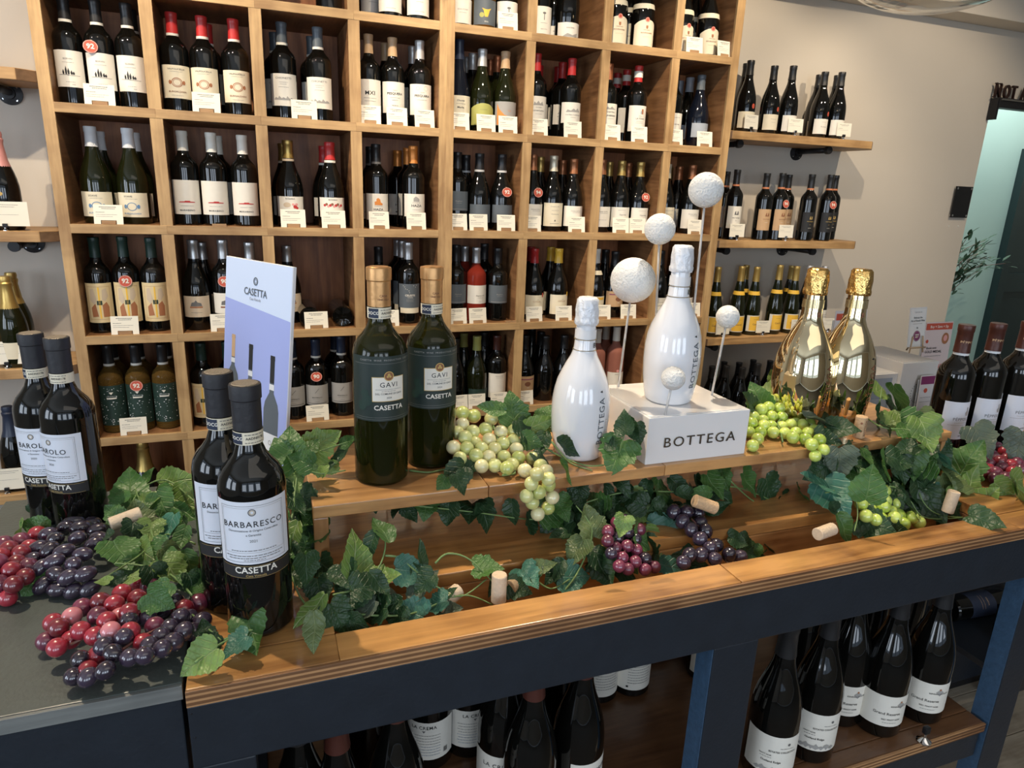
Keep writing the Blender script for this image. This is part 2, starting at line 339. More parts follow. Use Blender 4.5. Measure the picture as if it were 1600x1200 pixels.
# ================================================================== THE SETTING
RX0, RX1 = -3.4, 6.2
box_ = box
fl = struct(box('floor', (RX0, -5.6, -.06), (RX1, 2.4, -.006), mat('floor_underlay', (.06, .05, .04), .8)))
pl_me = {}
for j in range(13):
    for i in range(4):
        x0 = 1.2+i*1.15-(j % 3)*.38; y0 = -2.3+j*.18
        k = 'pl'
        if k not in pl_me: pl_me[k] = boxmesh('floor_plank', (0, 0, 0), (1.145, .177, .006), FLOORM, .0012)
        obj('floor_plank', pl_me[k], fl, Vector((x0, y0, -.006))-fl.location)
WY = .34; DX = 3.79; DZ = 2.115
def wall(name, parts, m_, **k):
    bm = bmesh.new()
    for lo, hi in parts:
        g = bmesh.ops.create_cube(bm, size=1)['verts']
        for v in g: v.co = Vector([lo[i]+(v.co[i]+.5)*(hi[i]-lo[i]) for i in range(3)])
    me = bpy.data.meshes.new(name); bm.to_mesh(me); bm.free(); me.materials.append(m_); return struct(obj(name, me))
wall('wall_back', [((RX0, WY, 0), (DX, WY+.12, 3.0)), ((DX, WY, DZ+.05), (5.6, WY+.12, 3.0)), ((5.6, WY, 0), (RX1, WY+.12, 3.0))], WALLM)
struct(box('trim_1', (RX0, .20, 2.50), (RX1, WY, 2.98), WALLM, bev=.004))
bpy.data.objects['trim_1']['kind'] = 'structure'
wall('ceiling', [((RX0, -5.6, 2.98), (RX1, 2.4, 3.05))], CEILM)
wall('wall_left', [((RX0-.1, -5.6, 0), (RX0, 2.4, .85)), ((RX0-.1, -5.6, 2.75), (RX0, 2.4, 3.0)), ((RX0-.1, -1.5, .85), (RX0, 2.4, 2.75)), ((RX0-.1, -5.6, .85), (RX0, -4.4, 2.75))], WALLM)
wall('wall_right', [((RX1, -5.6, 0), (RX1+.1, 2.4, 3.0))], WALLM)
wall('wall_front', [((RX0, -5.75, 0), (RX1, -5.65, .75)), ((RX0, -5.75, 2.78), (RX1, -5.65, 3.0)), ((RX0, -5.75, .75), (-2.6, -5.65, 2.78)), ((2.3, -5.75, .75), (RX1, -5.65, 2.78))], WALLM)
w1 = thing('window_1', None, None, (-.15, -5.6, .75)); struct(w1)
for x in (-2.4, -.8, .8, 2.4): box('window_frame', (x-.05-.15, -5.66, .75), (x+.05-.15, -5.60, 2.78), DDOOR, None).parent = w1
for o in w1.children: o.location -= w1.location
w2 = thing('window_2', None, None, (-3.4, -2.95, .85)); struct(w2)
for y in (-4.35, -2.95, -1.55):
    o = box('window_frame', (-3.42, y-.04, .85), (-3.36, y+.04, 2.75), DDOOR, None); o.parent = w2; o.location -= w2.location
# hall beyond the opening
wall('wall_hall', [((DX-.6, 1.26, 0), (5.44, 1.38, 3.0)), ((5.44, 1.26, 2.03), (6.2, 1.38, 3.0))], TURQ)
wall('wall_hall_left', [((DX-.62, .46, 0), (DX-.5, 1.26, 3.0))], TURQ)
d1 = thing('door_1', None, None, (5.75, 1.28, 0)); struct(d1)
def kid(p, o): o.parent = p; o.location -= p.location; return o
kid(d1, box('door_frame', (5.44, 1.20, 0), (5.52, 1.30, 2.03), DDOOR)); kid(d1, box('door_panel', (5.52, 1.27, 0), (6.19, 1.31, 2.0), DDOOR, None, .004)); kid(d1, box('door_rail', (5.52, 1.25, .95), (6.19, 1.275, 1.1), DDOOR, None, .004))
# black lintel bar over the opening, raised letters standing on it
lt = thing('lintel_bar', 'black metal lintel bar over the opening at the far right', 'lintel', (4.2, .31, DZ))
kid(lt, box('bar', (3.775, .285, DZ), (5.0, .335, DZ+.05), BLACKM, None, .002)); kid(lt, box('cap_rail', (3.785, .275, DZ+.036), (5.0, .286, DZ+.044), mat('grey_steel', (.25, .24, .22), .4, .8)))
kid(lt, box('end_bracket', (3.768, .29, DZ-.06), (3.785, .335, DZ+.05), BLACKM, None, .002))
def letters(name, s, size, x, y, z, depth_, m_, bold=.02, sp=1.0, parent=None, sx=1):
    cu = bpy.data.curves.new(name, 'FONT'); cu.body = s; cu.size = size; cu.align_x = 'LEFT'; cu.resolution_u = 3; cu.offset = bold*size; cu.space_character = sp; cu.extrude = depth_/2
    o = bpy.data.objects.new(name, cu); me = bpy.data.meshes.new_from_object(o); bpy.data.objects.remove(o)
    me.materials.clear(); me.materials.append(m_); o = obj(name, me, parent, (x, y, z), (pi/2, 0, 0), (sx, 1, 1)); return o
DARKL = mat('dark_brown_metal_letters', (.035, .015, .012), .4, .4)
xs_ = {'N': 3.752, 'O': 3.818, 'T': 3.880, 'A': 3.958}
for ch, x in xs_.items():
    o = letters('sign_letter', ch, .098, x, .31, DZ+.051, .012, DARKL, .010, sx=.66)
    # serifs give the slab look of the cast letters
    tag(o, f"dark brown raised metal letter {ch} standing on black lintel of the sign", 'sign letter')
    if ch != 'O':
        z0 = 0; w = .055
        for (a, b, zz) in {'N': ((-.004, .016, 0), (-.004, .016, .067), (.04, .062, .067)), 'T': ((.018, .042, 0), (-.001, .006, .060), (.052, .059, .060)), 'A': ((-.006, .018, 0), (.044, .068, 0))}[ch]:
            box('serif', (a, zz, -.006), (b, zz+.005, .006), DARKL, o)
# plaque
pq = thing('wall_plaque', 'black glossy plaque with four studs on wall beside opening', 'plaque', (3.70, WY, 1.54))
kid(pq, box('plate', (3.637, .322, 1.538), (3.765, .328, 1.705), mat('black_acrylic', (.006, .006, .007), .06), None, .001))
me_st = lathe('stud', [(0, 0), (.006, 0), (.006, .016), (0, .018)], CHROME, 12)
for x in (3.648, 3.754):
    for z in (1.549, 1.694): obj('stud', me_st, pq, (x-3.70, .337-WY, z-1.54), (pi/2, 0, 0))
sc_me = lathe('screw_cover', [(0, 0), (.006, 0), (.005, .003), (0, .003)], mat('white_plastic', (.7, .68, .62), .4), 12)
for i, x in enumerate((3.66, 3.735)): tag(obj('screw_cover', sc_me, None, (x, WY+.001, 1.49-.01*0), (pi/2, 0, 0)), ('left' if i == 0 else 'right')+' small round white screw cover below the black plaque', 'screw cover')

# ================================================================== LEAVES (several cut shapes shared by all vines)
LEAFOUT = {0: [(0, 0), (.13, -.10), (.30, -.12), (.44, -.02), (.52, .16), (.43, .30), (.47, .46), (.32, .56), (.24, .70), (.12, .87), (0, 1)],
           1: [(0, 0), (.12, -.08), (.27, -.07), (.39, .05), (.43, .22), (.41, .38), (.34, .53), (.25, .67), (.15, .81), (.065, .92), (0, 1)],
           2: [(0, 0), (.08, -.04), (.18, .03), (.25, .17), (.28, .33), (.26, .49), (.20, .64), (.13, .78), (.07, .89), (.03, .95), (0, 1)]}
def leafmesh(kind, mt, seedn):
    rg = random.Random(seedn); pts = []
    P0 = LEAFOUT[kind]
    for (xa, ya), (xb, yb) in zip(P0, P0[1:]):
        for t in (0, .34, .67): pts.append((xa+(xb-xa)*t, ya+(yb-ya)*t, t))
    pts.append((0, 1, 0)); fold = rg.uniform(.15, .55); droop = rg.uniform(-.35, .12); tw = rg.uniform(-.25, .25); ph = rg.uniform(0, 6)
    def Z(x, y): return fold*abs(x)*(1-.5*abs(x)) + droop*y*y + tw*x*y + .035*sin(9*y+ph+4*abs(x)) + .02*sin(15*x+ph)
    vs, uv, fs = [], [], []
    n = len(pts)
    for i, (x, y, t) in enumerate(pts):
        ser = 1.0 if t == 0 else (1.07 if t == .34 else .97)
        ym = max(0, min(1, y if i < n-1 else 1))
        ym = i/(n-1)
        for s_ in (-1, -.5, 0, .5, 1):
            xx = x*s_*(ser if abs(s_) == 1 else 1); yy = ym+(y-ym)*min(1, abs(s_)*1.0)
            vs.append((xx, yy, Z(xx, yy))); uv.append((xx, yy))
    for i in range(n-1):
        for k in range(4): a_ = i*5+k; fs.append((a_, a_+1, a_+6, a_+5))
    me = mk('leaf', vs, fs, mt, True); ul = me.uv_layers.new(name='UVMap')
    for lp in me.loops: ul.data[lp.index].uv = uv[lp.vertex_index]
    return me
LEAVES = {t: [leafmesh(k % 3, m_, 10*k+len(t)) for k in range(6)] for t, m_ in LEAFM.items()}
def garland(name, label, loc, group=None): return thing(name, label, 'ivy garland' if 'plant' not in name else 'plant', loc)
def leaf(par, p, size, tone, ang=None, face=None, kind=None, rg=random):
    """size = leaf half length in metres; ang = direction of the tip as seen from the front, degrees (90 = up)."""
    me = LEAVES[tone][kind if kind is not None else rg.randrange(6)]
    if ang is None: ang = rg.uniform(-150, 150)
    nrm = Vector(face) if face else Vector((rg.uniform(-.9, .7), -.70+rg.uniform(-.5, .6), .65+rg.uniform(-.5, .45)))
    nrm.normalize(); tip = RT*cos(rad(ang))+UP*sin(rad(ang)); tip = (tip-nrm*tip.dot(nrm)).normalized(); sx = tip.cross(nrm)
    M_ = Matrix((sx, tip, nrm)).transposed()
    L_ = size*1.72; o = obj('leaf', me, par, Vector(p)-tip*L_*.45-(par.location if par else Vector()), M_.to_euler(), (L_*rg.uniform(.92, 1.12), L_, L_)); return o
def vine(par, pts, r=.0016, m_=None, taper=.6): return tube('stem', [p-par.location for p in smoothpts(pts, 5)], r, m_ or STEM, 6, par, taper)

# olive tree in the hall
pt = thing('olive_tree', 'small leafy olive tree standing in turquoise hall behind the opening', 'tree', (4.36, .85, 0))
tube('trunk', smoothpts([(0, 0, .32), (.02, 0, .7), (-.01, .01, 1.0), (.03, 0, 1.25)], 4), .016, BSTEM, 8, pt, .6)
obj('pot', lathe('pot', [(0, 0), (.14, 0), (.18, .34), (.165, .34), (.13, .05), (0, .05)], mat('grey_pot', (.25, .25, .24), .6), 24), pt)
obj('soil', lathe('soil', [(0, .30), (.165, .31)], mat('soil', (.05, .035, .02), .9), 20), pt)
OL = mk('leaf', [(0, 0, 0), (.18, .35, .03), (.14, .75, .0), (0, 1, -.05), (-.14, .75, 0), (-.18, .35, .03), (0, .5, -.02)], [(0, 1, 6), (1, 2, 6), (2, 3, 6), (3, 4, 6), (4, 5, 6), (5, 0, 6)], mat('olive_tree_leaf', (.05, .11, .065), .5), True)
rg = random.Random(3)
for b in range(30):
    a = rg.uniform(0, 2*pi); e = rg.uniform(.1, 1.2); L_ = rg.uniform(.26, .52); d = Vector((cos(a)*cos(e), sin(a)*cos(e)*.6, sin(e))); s = Vector((.02, 0, rg.uniform(.95, 1.25)))
    pts = [s, s+d*L_*.5+Vector((0, 0, .02)), s+d*L_]; tube('branch', smoothpts(pts, 3), .003, BSTEM, 5, pt, .4)
    for k in range(13):
        t = .25+.75*k/12; p = s+d*L_*t+Vector((rg.uniform(-.02, .02), rg.uniform(-.02, .02), rg.uniform(-.02, .02)))
        dd = (d+Vector((rg.uniform(-.9, .9), rg.uniform(-.9, .9), rg.uniform(-.6, .9)))).normalized()
        obj('leaf', OL, pt, p, dd.to_track_quat('Y', 'Z').to_euler(), (.068,)*3)

# ================================================================== THE WALL RACK: two bolted units of pigeonholes
XS = [-.562, -.279, .027, .330]; XS2 = [.9557, 1.257, 1.560]
ZS = [2.8375, 2.487, 2.136, 1.794, 1.4425, 1.0875, .736, .385, .04]
RD = .325; TH = .028
def rack(name, label, ups, seam_l, seam_r):
    x0, x1 = ups[0][0], ups[-1][1]
    t = thing(name, label, 'rack', ((x0+x1)/2, .16, 0))
    def K(nm, lo, hi, m_, par=None, bev=.0015):
        o = box(nm, lo, hi, m_, par or t, bev); o.location -= t.location if par is None else par.location+t.location; return o
    K('back_panel', (x0+.01, RD-.008, .02), (x1-.01, RD, 2.86), WALB)
    for a, b in ups:
        u = K('upright', (a, .012, 0), (b, RD-.008, 2.865), WAL); K('edge_strip', (a-.0005, 0, 0), (b+.0005, .012, 2.865), OAKZ, u, .001)
    for z in ZS:
        for (a, b), (c, d) in zip(ups, ups[1:]):
            s = K('shelf_board', (b, .012, z-TH), (c, RD-.008, z), WAL)
            K('edge_strip', ((a+b)/2 if a != x0 else b, -.0012, z-TH), ((c+d)/2 if d != x1 else c, .012, z), OAK, s, .001)
    return t
R1 = rack('wall_rack', 'left half of the big wooden pigeonhole wine rack, four columns wide', [(XS[0], XS[0]+.032)]+[(x, x+.036) for x in XS[1:]]+[(.637, .6625)], 0, 1)
R2 = rack('wall_rack', 'right half of the big wooden pigeonhole wine rack, four columns wide', [(.6632, .689)]+[(x, x+.034) for x in XS2]+[(1.832, 1.8675)], 1, 0)

# ------------------------------------------------------------------ plank shelves on pipe brackets, left and right of the rack
def plankshelf(label, x0, x1, z, brackets, side):
    t = thing('wall_shelf', label, 'shelf', ((x0+x1)/2, .22, z-.034)); c = .055
    pts = [(x0+c, .10), (x1-c, .10), (x1, .10+c*.9), (x1, WY), (x0, WY), (x0, .10+c*.9)]
    o = prism('plank', [(x-t.location.x, y-t.location.y) for x, y in pts], 0, .034, SHELFW, t, .0015); o.data.materials.append(ENDW)
    for p_ in o.data.polygons:
        if abs(p_.normal.x) > .5: p_.material_index = 1
    for x in brackets:
        p = thing('tmp', None, None); bpy.data.objects.remove(p)
        b = tube('pipe_bracket', [(x-t.location.x, WY-.005-t.location.y, -.016), (x-t.location.x, .125-t.location.y, -.016)], .0125, BLACKM, 14, t)
        f = obj('flange', lathe('flange', [(0, 0), (.036, 0), (.036, .006), (.018, .010), (.018, .022), (0, .022)], BLACKM, 24), b, (x-t.location.x, WY-.001-t.location.y, -.020), (pi/2, 0, 0))
        obj('end_cap', lathe('end_cap', [(0, 0), (.0165, 0), (.0175, .004), (.0175, .018), (.0165, .022), (0, .022)], BLACKM, 20), b, (x-t.location.x, .145-t.location.y, -.016), (pi/2, 0, 0))
        for a in range(4): obj('bolt', lathe('bolt', [(0, 0), (.003, 0), (.003, .002), (0, .002)], CHROME, 8), b, (x-t.location.x+.027*cos(a*pi/2+.7), WY-.007-t.location.y, -.020+.027*sin(a*pi/2+.7)), (pi/2, 0, 0))
    return t
WZ = [1.875, 1.413, .962, .52]
pos = ['top', 'second', 'third', 'lowest']
for z, n_ in zip(WZ, pos): plankshelf(f'{n_} chamfered plank shelf on black pipe brackets right of the rack', 1.90, 2.80, z, (2.02, 2.52), 1)
for z, n_ in zip([1.890, 1.411, .965, .522], pos): plankshelf(f'{n_} chamfered plank shelf on black pipe brackets left of the rack', -1.55, -.585, z, (-.72, -1.35), 0)

# ================================================================== BOTTLES
# shape: body profile, capsule profile, H, R (body), neck radius
def prof_bordeaux(R=.0375, H=.30):
    return ([(0, .006), (R*.55, .002), (R*.9, 0), (R, .005), (R, .183), (R*.985, .190), (R*.93, .199), (R*.80, .208), (R*.62, .216), (R*.48, .224), (.0150, .234), (.0140, .248), (.0136, H-.02), (.0136, H-.006), (0, H-.006)],
            [(.0156, H-.062), (.0150, H-.045), (.0146, H-.016), (.0155, H-.014), (.0157, H-.002), (.0150, H), (0, H)])
def prof_burgundy(R=.041, H=.295):
    return ([(0, .006), (R*.55, .002), (R*.9, 0), (R, .006), (R, .118), (R*.985, .132), (R*.93, .150), (R*.83, .168), (R*.69, .186), (R*.54, .204), (R*.43, .222), (.0155, .24), (.0142, H-.02), (.0142, H-.006), (0, H-.006)],
            [(.0172, H-.060), (.0158, H-.045), (.0150, H-.018), (.0160, H-.016), (.0162, H-.002), (.0155, H), (0, H)])
def prof_champagne(R=.044, H=.30):
    return ([(0, .006), (R*.55, .002), (R*.9, 0), (R, .007), (R, .120), (R*.98, .136), (R*.90, .158), (R*.78, .178), (R*.62, .198), (R*.50, .215), (.0180, .24), (.0150, H-.03), (.0150, H-.01), (0, H-.01)],
            [(R*.66, .193), (R*.52, .214), (.0195, .240), (.0170, .262), (.0185, .268), (.0195, .275), (.0165, .280), (.0178, .290), (.0160, .298), (0, H)])
def prof_flute(R=.0385, H=.33):
    return ([(0, .006), (R*.55, .002), (R*.9, 0), (R, .006), (R, .115), (R*.97, .135), (R*.88, .160), (R*.74, .190), (R*.60, .215), (R*.48, .240), (.0150, .266), (.0135, H-.02), (.0135, H-.006), (0, H-.006)],
            [(.0166, H-.070), (.0146, H-.016), (.0152, H-.014), (.0154, H-.002), (.0146, H), (0, H)])
def prof_stout(R=.0475, H=.262):
    f = [(.0, .0), (.60, .0), (.74, .003), (.84, .02), (.90, .08), (.965, .17), (1, .28), (.985, .37), (.93, .44), (.84, .50), (.72, .55), (.585, .60), (.45, .645), (.375, .685), (.355, .72), (.345, .75), (.325, .80), (.32, .93), (.0, .93)]
    g = [(.33, .842), (.38, .838), (.40, .848), (.395, .865), (.375, .875), (.38, .90), (.385, .925), (.365, .945), (.35, .985), (.28, 1.0), (0, 1.002)]
    return [(a*R, b*H) for a, b in f], [(a*R, b*H) for a, b in g]
SHAPES = {'bdx': (prof_bordeaux, .0375, .30), 'bur': (prof_burgundy, .041, .295), 'cha': (prof_champagne, .044, .30), 'flu': (prof_flute, .0385, .33), 'sto': (prof_stout, .0475, .262)}
CACHE = {}
def cached(key, fn):
    if key not in CACHE: CACHE[key] = fn()
    return CACHE[key]
def P_(items): return items
# label print recipes: each returns items for label centre z0..z1
def pr_lines(z0, z1, w, c='grey', title=None, tc='ink', ts=.006, sd=1):
    it = []; h = z1-z0
    if title: it.append(('t', title, ts, 0, z1-h*.22, tc, .01, 1.05))
    for k, q in enumerate((.40, .47, .60, .80, .88)): ww = w*(.55+.35*random.Random(sd*7+k).random()); it.append(('f', -ww/2, ww/2, z1-h*q, .0008, c, sd*11+k))
    return it
def style(shape, glass, cap, look, label=None, prints=(), neck=None, capm=0, caprough=.35, extra=None, band2=None):
    return dict(shape=shape, glass=glass, cap=cap, look=look, label=label, prints=list(prints), neck=neck, capm=capm, caprough=caprough, extra=extra, band2=band2)
S = {}
S['cypress'] = style('bdx', G_DARK, 'ink', 'dark bottle, white label with ink cypress trees', ('white', .048, .150, .92), [('p', [(x-.002, .083), (x-.0028, .083+h*.5), (x, .083+h), (x+.0025, .083+h*.45), (x+.002, .083)], 'ink') for x, h in ((-.014, .014), (-.007, .024), (-.001, .018), (.006, .012), (.011, .009))] + [('b', -.027, -.002, .0815, .0823, 'ink'), ('b', -.004, .026, .0800, .0808, 'ink'), ('t', 'BORVIN', .0062, 0, .126, 'grey'), ('f', -.014, .014, .116, .0008, 'grey', 4), ('f', -.010, .012, .062, .0008, 'grey', 5), ('t', '2020', .004, .008, .055, 'grey')], 'white')
S['valpo'] = style('bdx', G_DARK, 'red', 'red capped bottle, cream crest label', ('cream', .040, .140, 1.0), [('t', 'VALPOLICELLA', .0068, 0, .128, 'ink', .005), ('f', -.016, .016, .120, .0009, 'grey', 3), ('r', 0, .088, .0145, .002, 'rust'), ('r', 0, .088, .0105, .0012, 'rust'), ('c', -.018, .088, .004, 'rust', 1.6), ('c', .018, .088, .004, 'rust', 1.6), ('t', 'BURGALDARA', .0072, 0, .060, 'brown', .012), ('f', -.016, .016, .048, .0008, 'grey', 8)], 'white')
S['chio'] = style('bdx', G_DARK, 'slate', 'slate capped bottle, pale label with faint hills', ('white', .040, .140, 1.0), [('t', 'CHIONETTI', .0088, 0, .126, 'grey', .004), ('f', -.012, .012, .113, .001, 'grey', 3), ('f', -.010, .010, .107, .001, 'grey', 4), ('f', -.014, .014, .098, .001, 'grey', 5)] + [('p', [(x-.008, .060), (x-.003, .067+(i % 2)*.004), (x+.003, .0645), (x+.008, .060)], 'lgrey') for i, x in enumerate((-.022, -.011, 0, .012, .023))]+[('b', -.03, .03, .0585, .0592, 'lgrey')], 'white')
S['mxi'] = style('bdx', G_DARK, 'tan', 'tan capped bottle, white label with big roman numerals', ('white', .045, .150, 1.0), [('t', 'MXI', .019, 0, .105, 'ink', .01), ('f', -.02, .02, .088, .001, 'grey', 3), ('f', -.018, .018, .078, .001, 'grey', 5)])
S['pesq'] = style('bdx', G_DARK, 'tan', 'tan capped bottle, white label with bold name', ('white', .045, .150, 1.0), [('t', 'TINTO', .0045, 0, .121, 'grey'), ('t', 'PESQUERA', .0108, 0, .110, 'ink', .02), ('f', -.016, .016, .096, .001, 'grey', 3), ('f', -.01, .01, .088, .001, 'grey', 5), ('t', 'RESERVA', .005, 0, .070, 'ink')])
S['pesq2'] = style('bdx', G_DARK, 'silver', 'silver capped bottle, white label with bold name', ('white', .045, .150, 1.0), [('t', 'TINTO', .0045, 0, .121, 'grey'), ('t', 'PESQUERA', .0108, 0, .110, 'ink', .02), ('f', -.016, .016, .096, .001, 'grey', 3), ('r', -.015, .135, .006, .0006, 'lgrey'), ('r', .012, .136, .008, .0006, 'lgrey')], capm=.6)
S['soave'] = style('bur', G_OLIVE, 'pale', 'white capped sloping bottle, cream label with blue crest', ('cream', .022, .098, .92), [('t', 'SOAVE', .0075, -.008, .086, 'ink', .005), ('f', -.016, .016, .078, .0009, 'grey', 3), ('r', 0, .055, .013, .002, 'blue'), ('c', -.017, .055, .004, 'blue', 1.6), ('c', .017, .055, .004, 'blue', 1.6), ('t', 'BURGALDARA', .007, 0, .033, 'blue', .01)], caprough=.4)
S['roof'] = style('bdx', G_DARK, 'white', 'white waxed bottle, white label with red flat roof', ('white', .035, .145, 1.02), [('p', [(-.022, .073), (-.020, .076), (-.006, .0768), (-.004, .0790), (.008, .0790), (.010, .0765), (.022, .0755), (.023, .073)], 'red'), ('f', -.018, .018, .062, .0009, 'grey', 3), ('t', 'MARABINO', .0076, 0, .048, 'ink', .012, 1.1)])
S['flowers'] = style('bur', G_DARK, 'gold', 'gold capped sloping bottle, white label with pink flowers', ('white', .036, .105, .92), [('t', 'ROSARIA', .0068, 0, .097, 'ink', .004), ('c', -.010, .076, .011, 'beige', .8), ('c', .014, .070, .006, 'red'), ('c', .018, .078, .0045, 'pink'), ('c', .008, .078, .004, 'pink'), ('c', .020, .066, .004, 'red')], 'beige', capm=.8)
S['berries'] = style('bur', G_DARK, 'red', 'red capped sloping bottle, label with red berries', ('white', .036, .105, .92), [('t', 'ROSARIA', .0068, 0, .097, 'ink', .004)] + [('c', -.026+i*.0058, .078+.004*sin(i*2.1), .0042, ('red', 'brown', 'pink')[i % 3], 1.1) for i in range(10)], 'white')
S['castle'] = style('bdx', G_DARK, 'ink', 'black capped bottle, cream label with orange castle', ('white', .030, .125, 1.05), [('p', [(-.012, .084), (-.012, .096), (-.006, .098), (-.006, .106), (0, .110), (.006, .104), (.008, .094), (.014, .090), (.014, .084)], 'orange'), ('t', 'CONDADO DE', .004, 0, .080, 'grey'), ('t', 'HAZA', .012, 0, .068, 'ink', .01), ('b', -.034, .034, .0555, .0568, 'ink'), ('t', 'RESERVA', .0045, 0, .043, 'ink')], 'grey')
S['haza'] = style('bdx', G_DARK, 'orange', 'orange capped bottle, white label with grey tower', ('white', .045, .128, 1.0), [('p', [(-.010, .100), (-.010, .112), (-.003, .119), (.003, .116), (.010, .110), (.010, .100)], 'lgrey'), ('t', 'CONDADO DE', .004, 0, .096, 'grey'), ('t', 'HAZA', .013, 0, .085, 'ink', .01), ('f', -.014, .014, .070, .001, 'grey', 3), ('b', -.016, .016, .055, .0595, 'ink')], capm=.4)
S['chat'] = style('bdx', G_DARK, 'red', 'red capped bottle, white label with chateau drawing', ('white', .045, .145, 1.0), [('p', [(-.020, .112), (-.016, .125), (-.010, .118), (-.003, .128), (.004, .118), (.012, .126), (.018, .112)], 'lgrey'), ('t', 'CHATEAU', .005, 0, .104, 'ink'), ('t', 'Larose-Ludon', .0075, 0, .093, 'ink', .01), ('f', -.012, .012, .080, .001, 'grey', 3), ('c', 0, .062, .002, 'ink')])
S['chat2'] = style('bdx', G_DARK, 'red', 'red capped bottle, white label with wide landscape drawing', ('white', .058, .135, 1.05), [('p', [(-.028, .098), (-.022, .108), (-.010, .104), (0, .112), (.008, .106), (.016, .114), (.027, .100)], 'lgrey'), ('t', 'CHATEAU CAZENOVE', .0058, 0, .088, 'grey', .01), ('f', -.010, .010, .078, .001, 'grey', 3), ('b', -.030, .030, .0562, .0575, 'ink')])
S['lan'] = style('bdx', G_DARK, 'copper', 'copper capped bottle, white label with bold chateau name', ('white', .065, .145, 1.0), [('p', [(-.022, .122), (-.014, .133), (-.006, .126), (.002, .134), (.010, .127), (.020, .122)], 'lgrey'), ('t', 'CHATEAU', .007, 0, .112, 'ink', .01), ('t', 'LANESSAN', .008, 0, .098, 'ink', .015), ('f', -.012, .012, .086, .001, 'grey', 3)], capm=.8)
S['latour'] = style('bdx', G_DARK, 'red', 'red and white capped bottle, label with small red tower', ('white', .045, .145, 1.0), [('b', .004, .012, .112, .132, 'rust'), ('b', .000, .005, .112, .124, 'bluegrey'), ('t', 'CROIX', .0045, 0, .104, 'grey'), ('t', 'LA TOUR', .008, 0, .094, 'ink', .01), ('f', -.014, .014, .083, .001, 'grey', 3), ('f', -.016, .016, .077, .0008, 'grey', 5), ('b', -.02, .02, .060, .0605, 'grey')], 'white', band2=1)
S['bourg'] = style('bdx', G_DARK, 'ink', 'black and gold capped bottle, plain white label', ('white', .045, .130, 1.0), [('t', 'GRAND VIN', .005, 0, .112, 'grey'), ('t', 'DE BOURG', .006, 0, .085, 'ink')])
S['blueg'] = style('bur', G_DARK, 'bluegrey', 'blue grey capped sloping bottle, blue grey label', ('bluegrey', .035, .095, .95), [('f', -.01, .02, .075, .001, 'pale', 3), ('f', -.01, .02, .068, .001, 'pale', 5)])
S['blueg2'] = style('bur', G_NAVY, 'slate', 'dark capped sloping bottle, pale blue grey label', ('bluegrey', .040, .098, .95), [('f', 0, .025, .072, .001, 'white', 3), ('f', 0, .02, .066, .001, 'white', 5)])
S['script'] = style('flu', G_NAVY, 'navy', 'slim blue black bottle, beige script label', ('cream', .055, .128, .95), [('t', 'Chante', .009, 0, .110, 'grey', .01), ('t', 'Merle', .010, 0, .085, 'ink', .01), ('f', -.015, .015, .098, .001, 'grey', 3)])
S['arch'] = style('bur', G_OLIVE, 'silver', 'silver screwcapped green bottle, arched pale green label', ('olive', .025, .085, .95), [('f', -.012, .012, .080, .001, 'grey', 5)], capm=.6)
S['sunset'] = style('bur', G_OLIVE, 'tan', 'beige screwcapped green bottle, grey and orange label', ('lgrey', .030, .115, .92), [('p', [(-.036, .032), (-.036, .108), (-.028, .088), (-.010, .068), (.020, .058), (.036, .056), (.036, .032)], 'orange'), ('t', 'Les', .008, .008, .083, 'orange')])
S['copperlid'] = style('bur', G_OLIVE, 'copper', 'copper screwcapped green bottle', None, capm=.7)
S['silverlid'] = style('bur', G_DARK, 'silver', 'silver screwcapped green bottle', None, capm=.6)
S['greylab'] = style('bdx', G_DARK, 'ink', 'dark bottle, slate grey label', ('slate', .075, .150, 1.02), [('t', 'Elephant', .007, 0, .112, 'lgrey'), ('f', -.01, .01, .104, .001, 'lgrey', 3), ('b', -.034, .034, .080, .0815, 'lgrey')])
S['greybur'] = style('bur', G_DARK, 'ink', 'dark sloping bottle, charcoal label', ('slate', .030, .100, .95), [('f', -.008, .008, .052, .0012, 'white', 3), ('f', -.008, .008, .045, .001, 'white', 5)], 'silver')
S['chdn'] = style('bur', G_DARK, 'cream', 'pale gold capped sloping bottle, square cream label', ('cream', .020, .112, .92), [('t', 'Domaine du Bois', .0052, 0, .098, 'grey'), ('t', 'Chardonnay', .006, 0, .068, 'grey'), ('f', -.014, .014, .082, .001, 'grey', 3), ('p', [(-.003, .040), (0, .048), (.003, .040)], 'ink'), ('f', -.018, .018, .030, .0015, 'grey', 7)], capm=.5)
S['cdp'] = style('bur', G_DARK, 'rust', 'rust capped embossed bottle, pale label', ('white', .022, .105, .95), [('t', 'Chateau du Roc', .006, .0, .085, 'grey'), ('f', -.012, .02, .078, .001, 'grey', 3), ('f', -.016, .016, .050, .001, 'grey', 3)], capm=.6)
S['gigo'] = style('bur', G_DARK, 'gold', 'gold capped sloping bottle, pale script label', ('white', .022, .105, .95), [('t', 'Gigondas', .008, .002, .074, 'grey'), ('f', -.018, .012, .092, .001, 'grey', 3)], capm=.7)
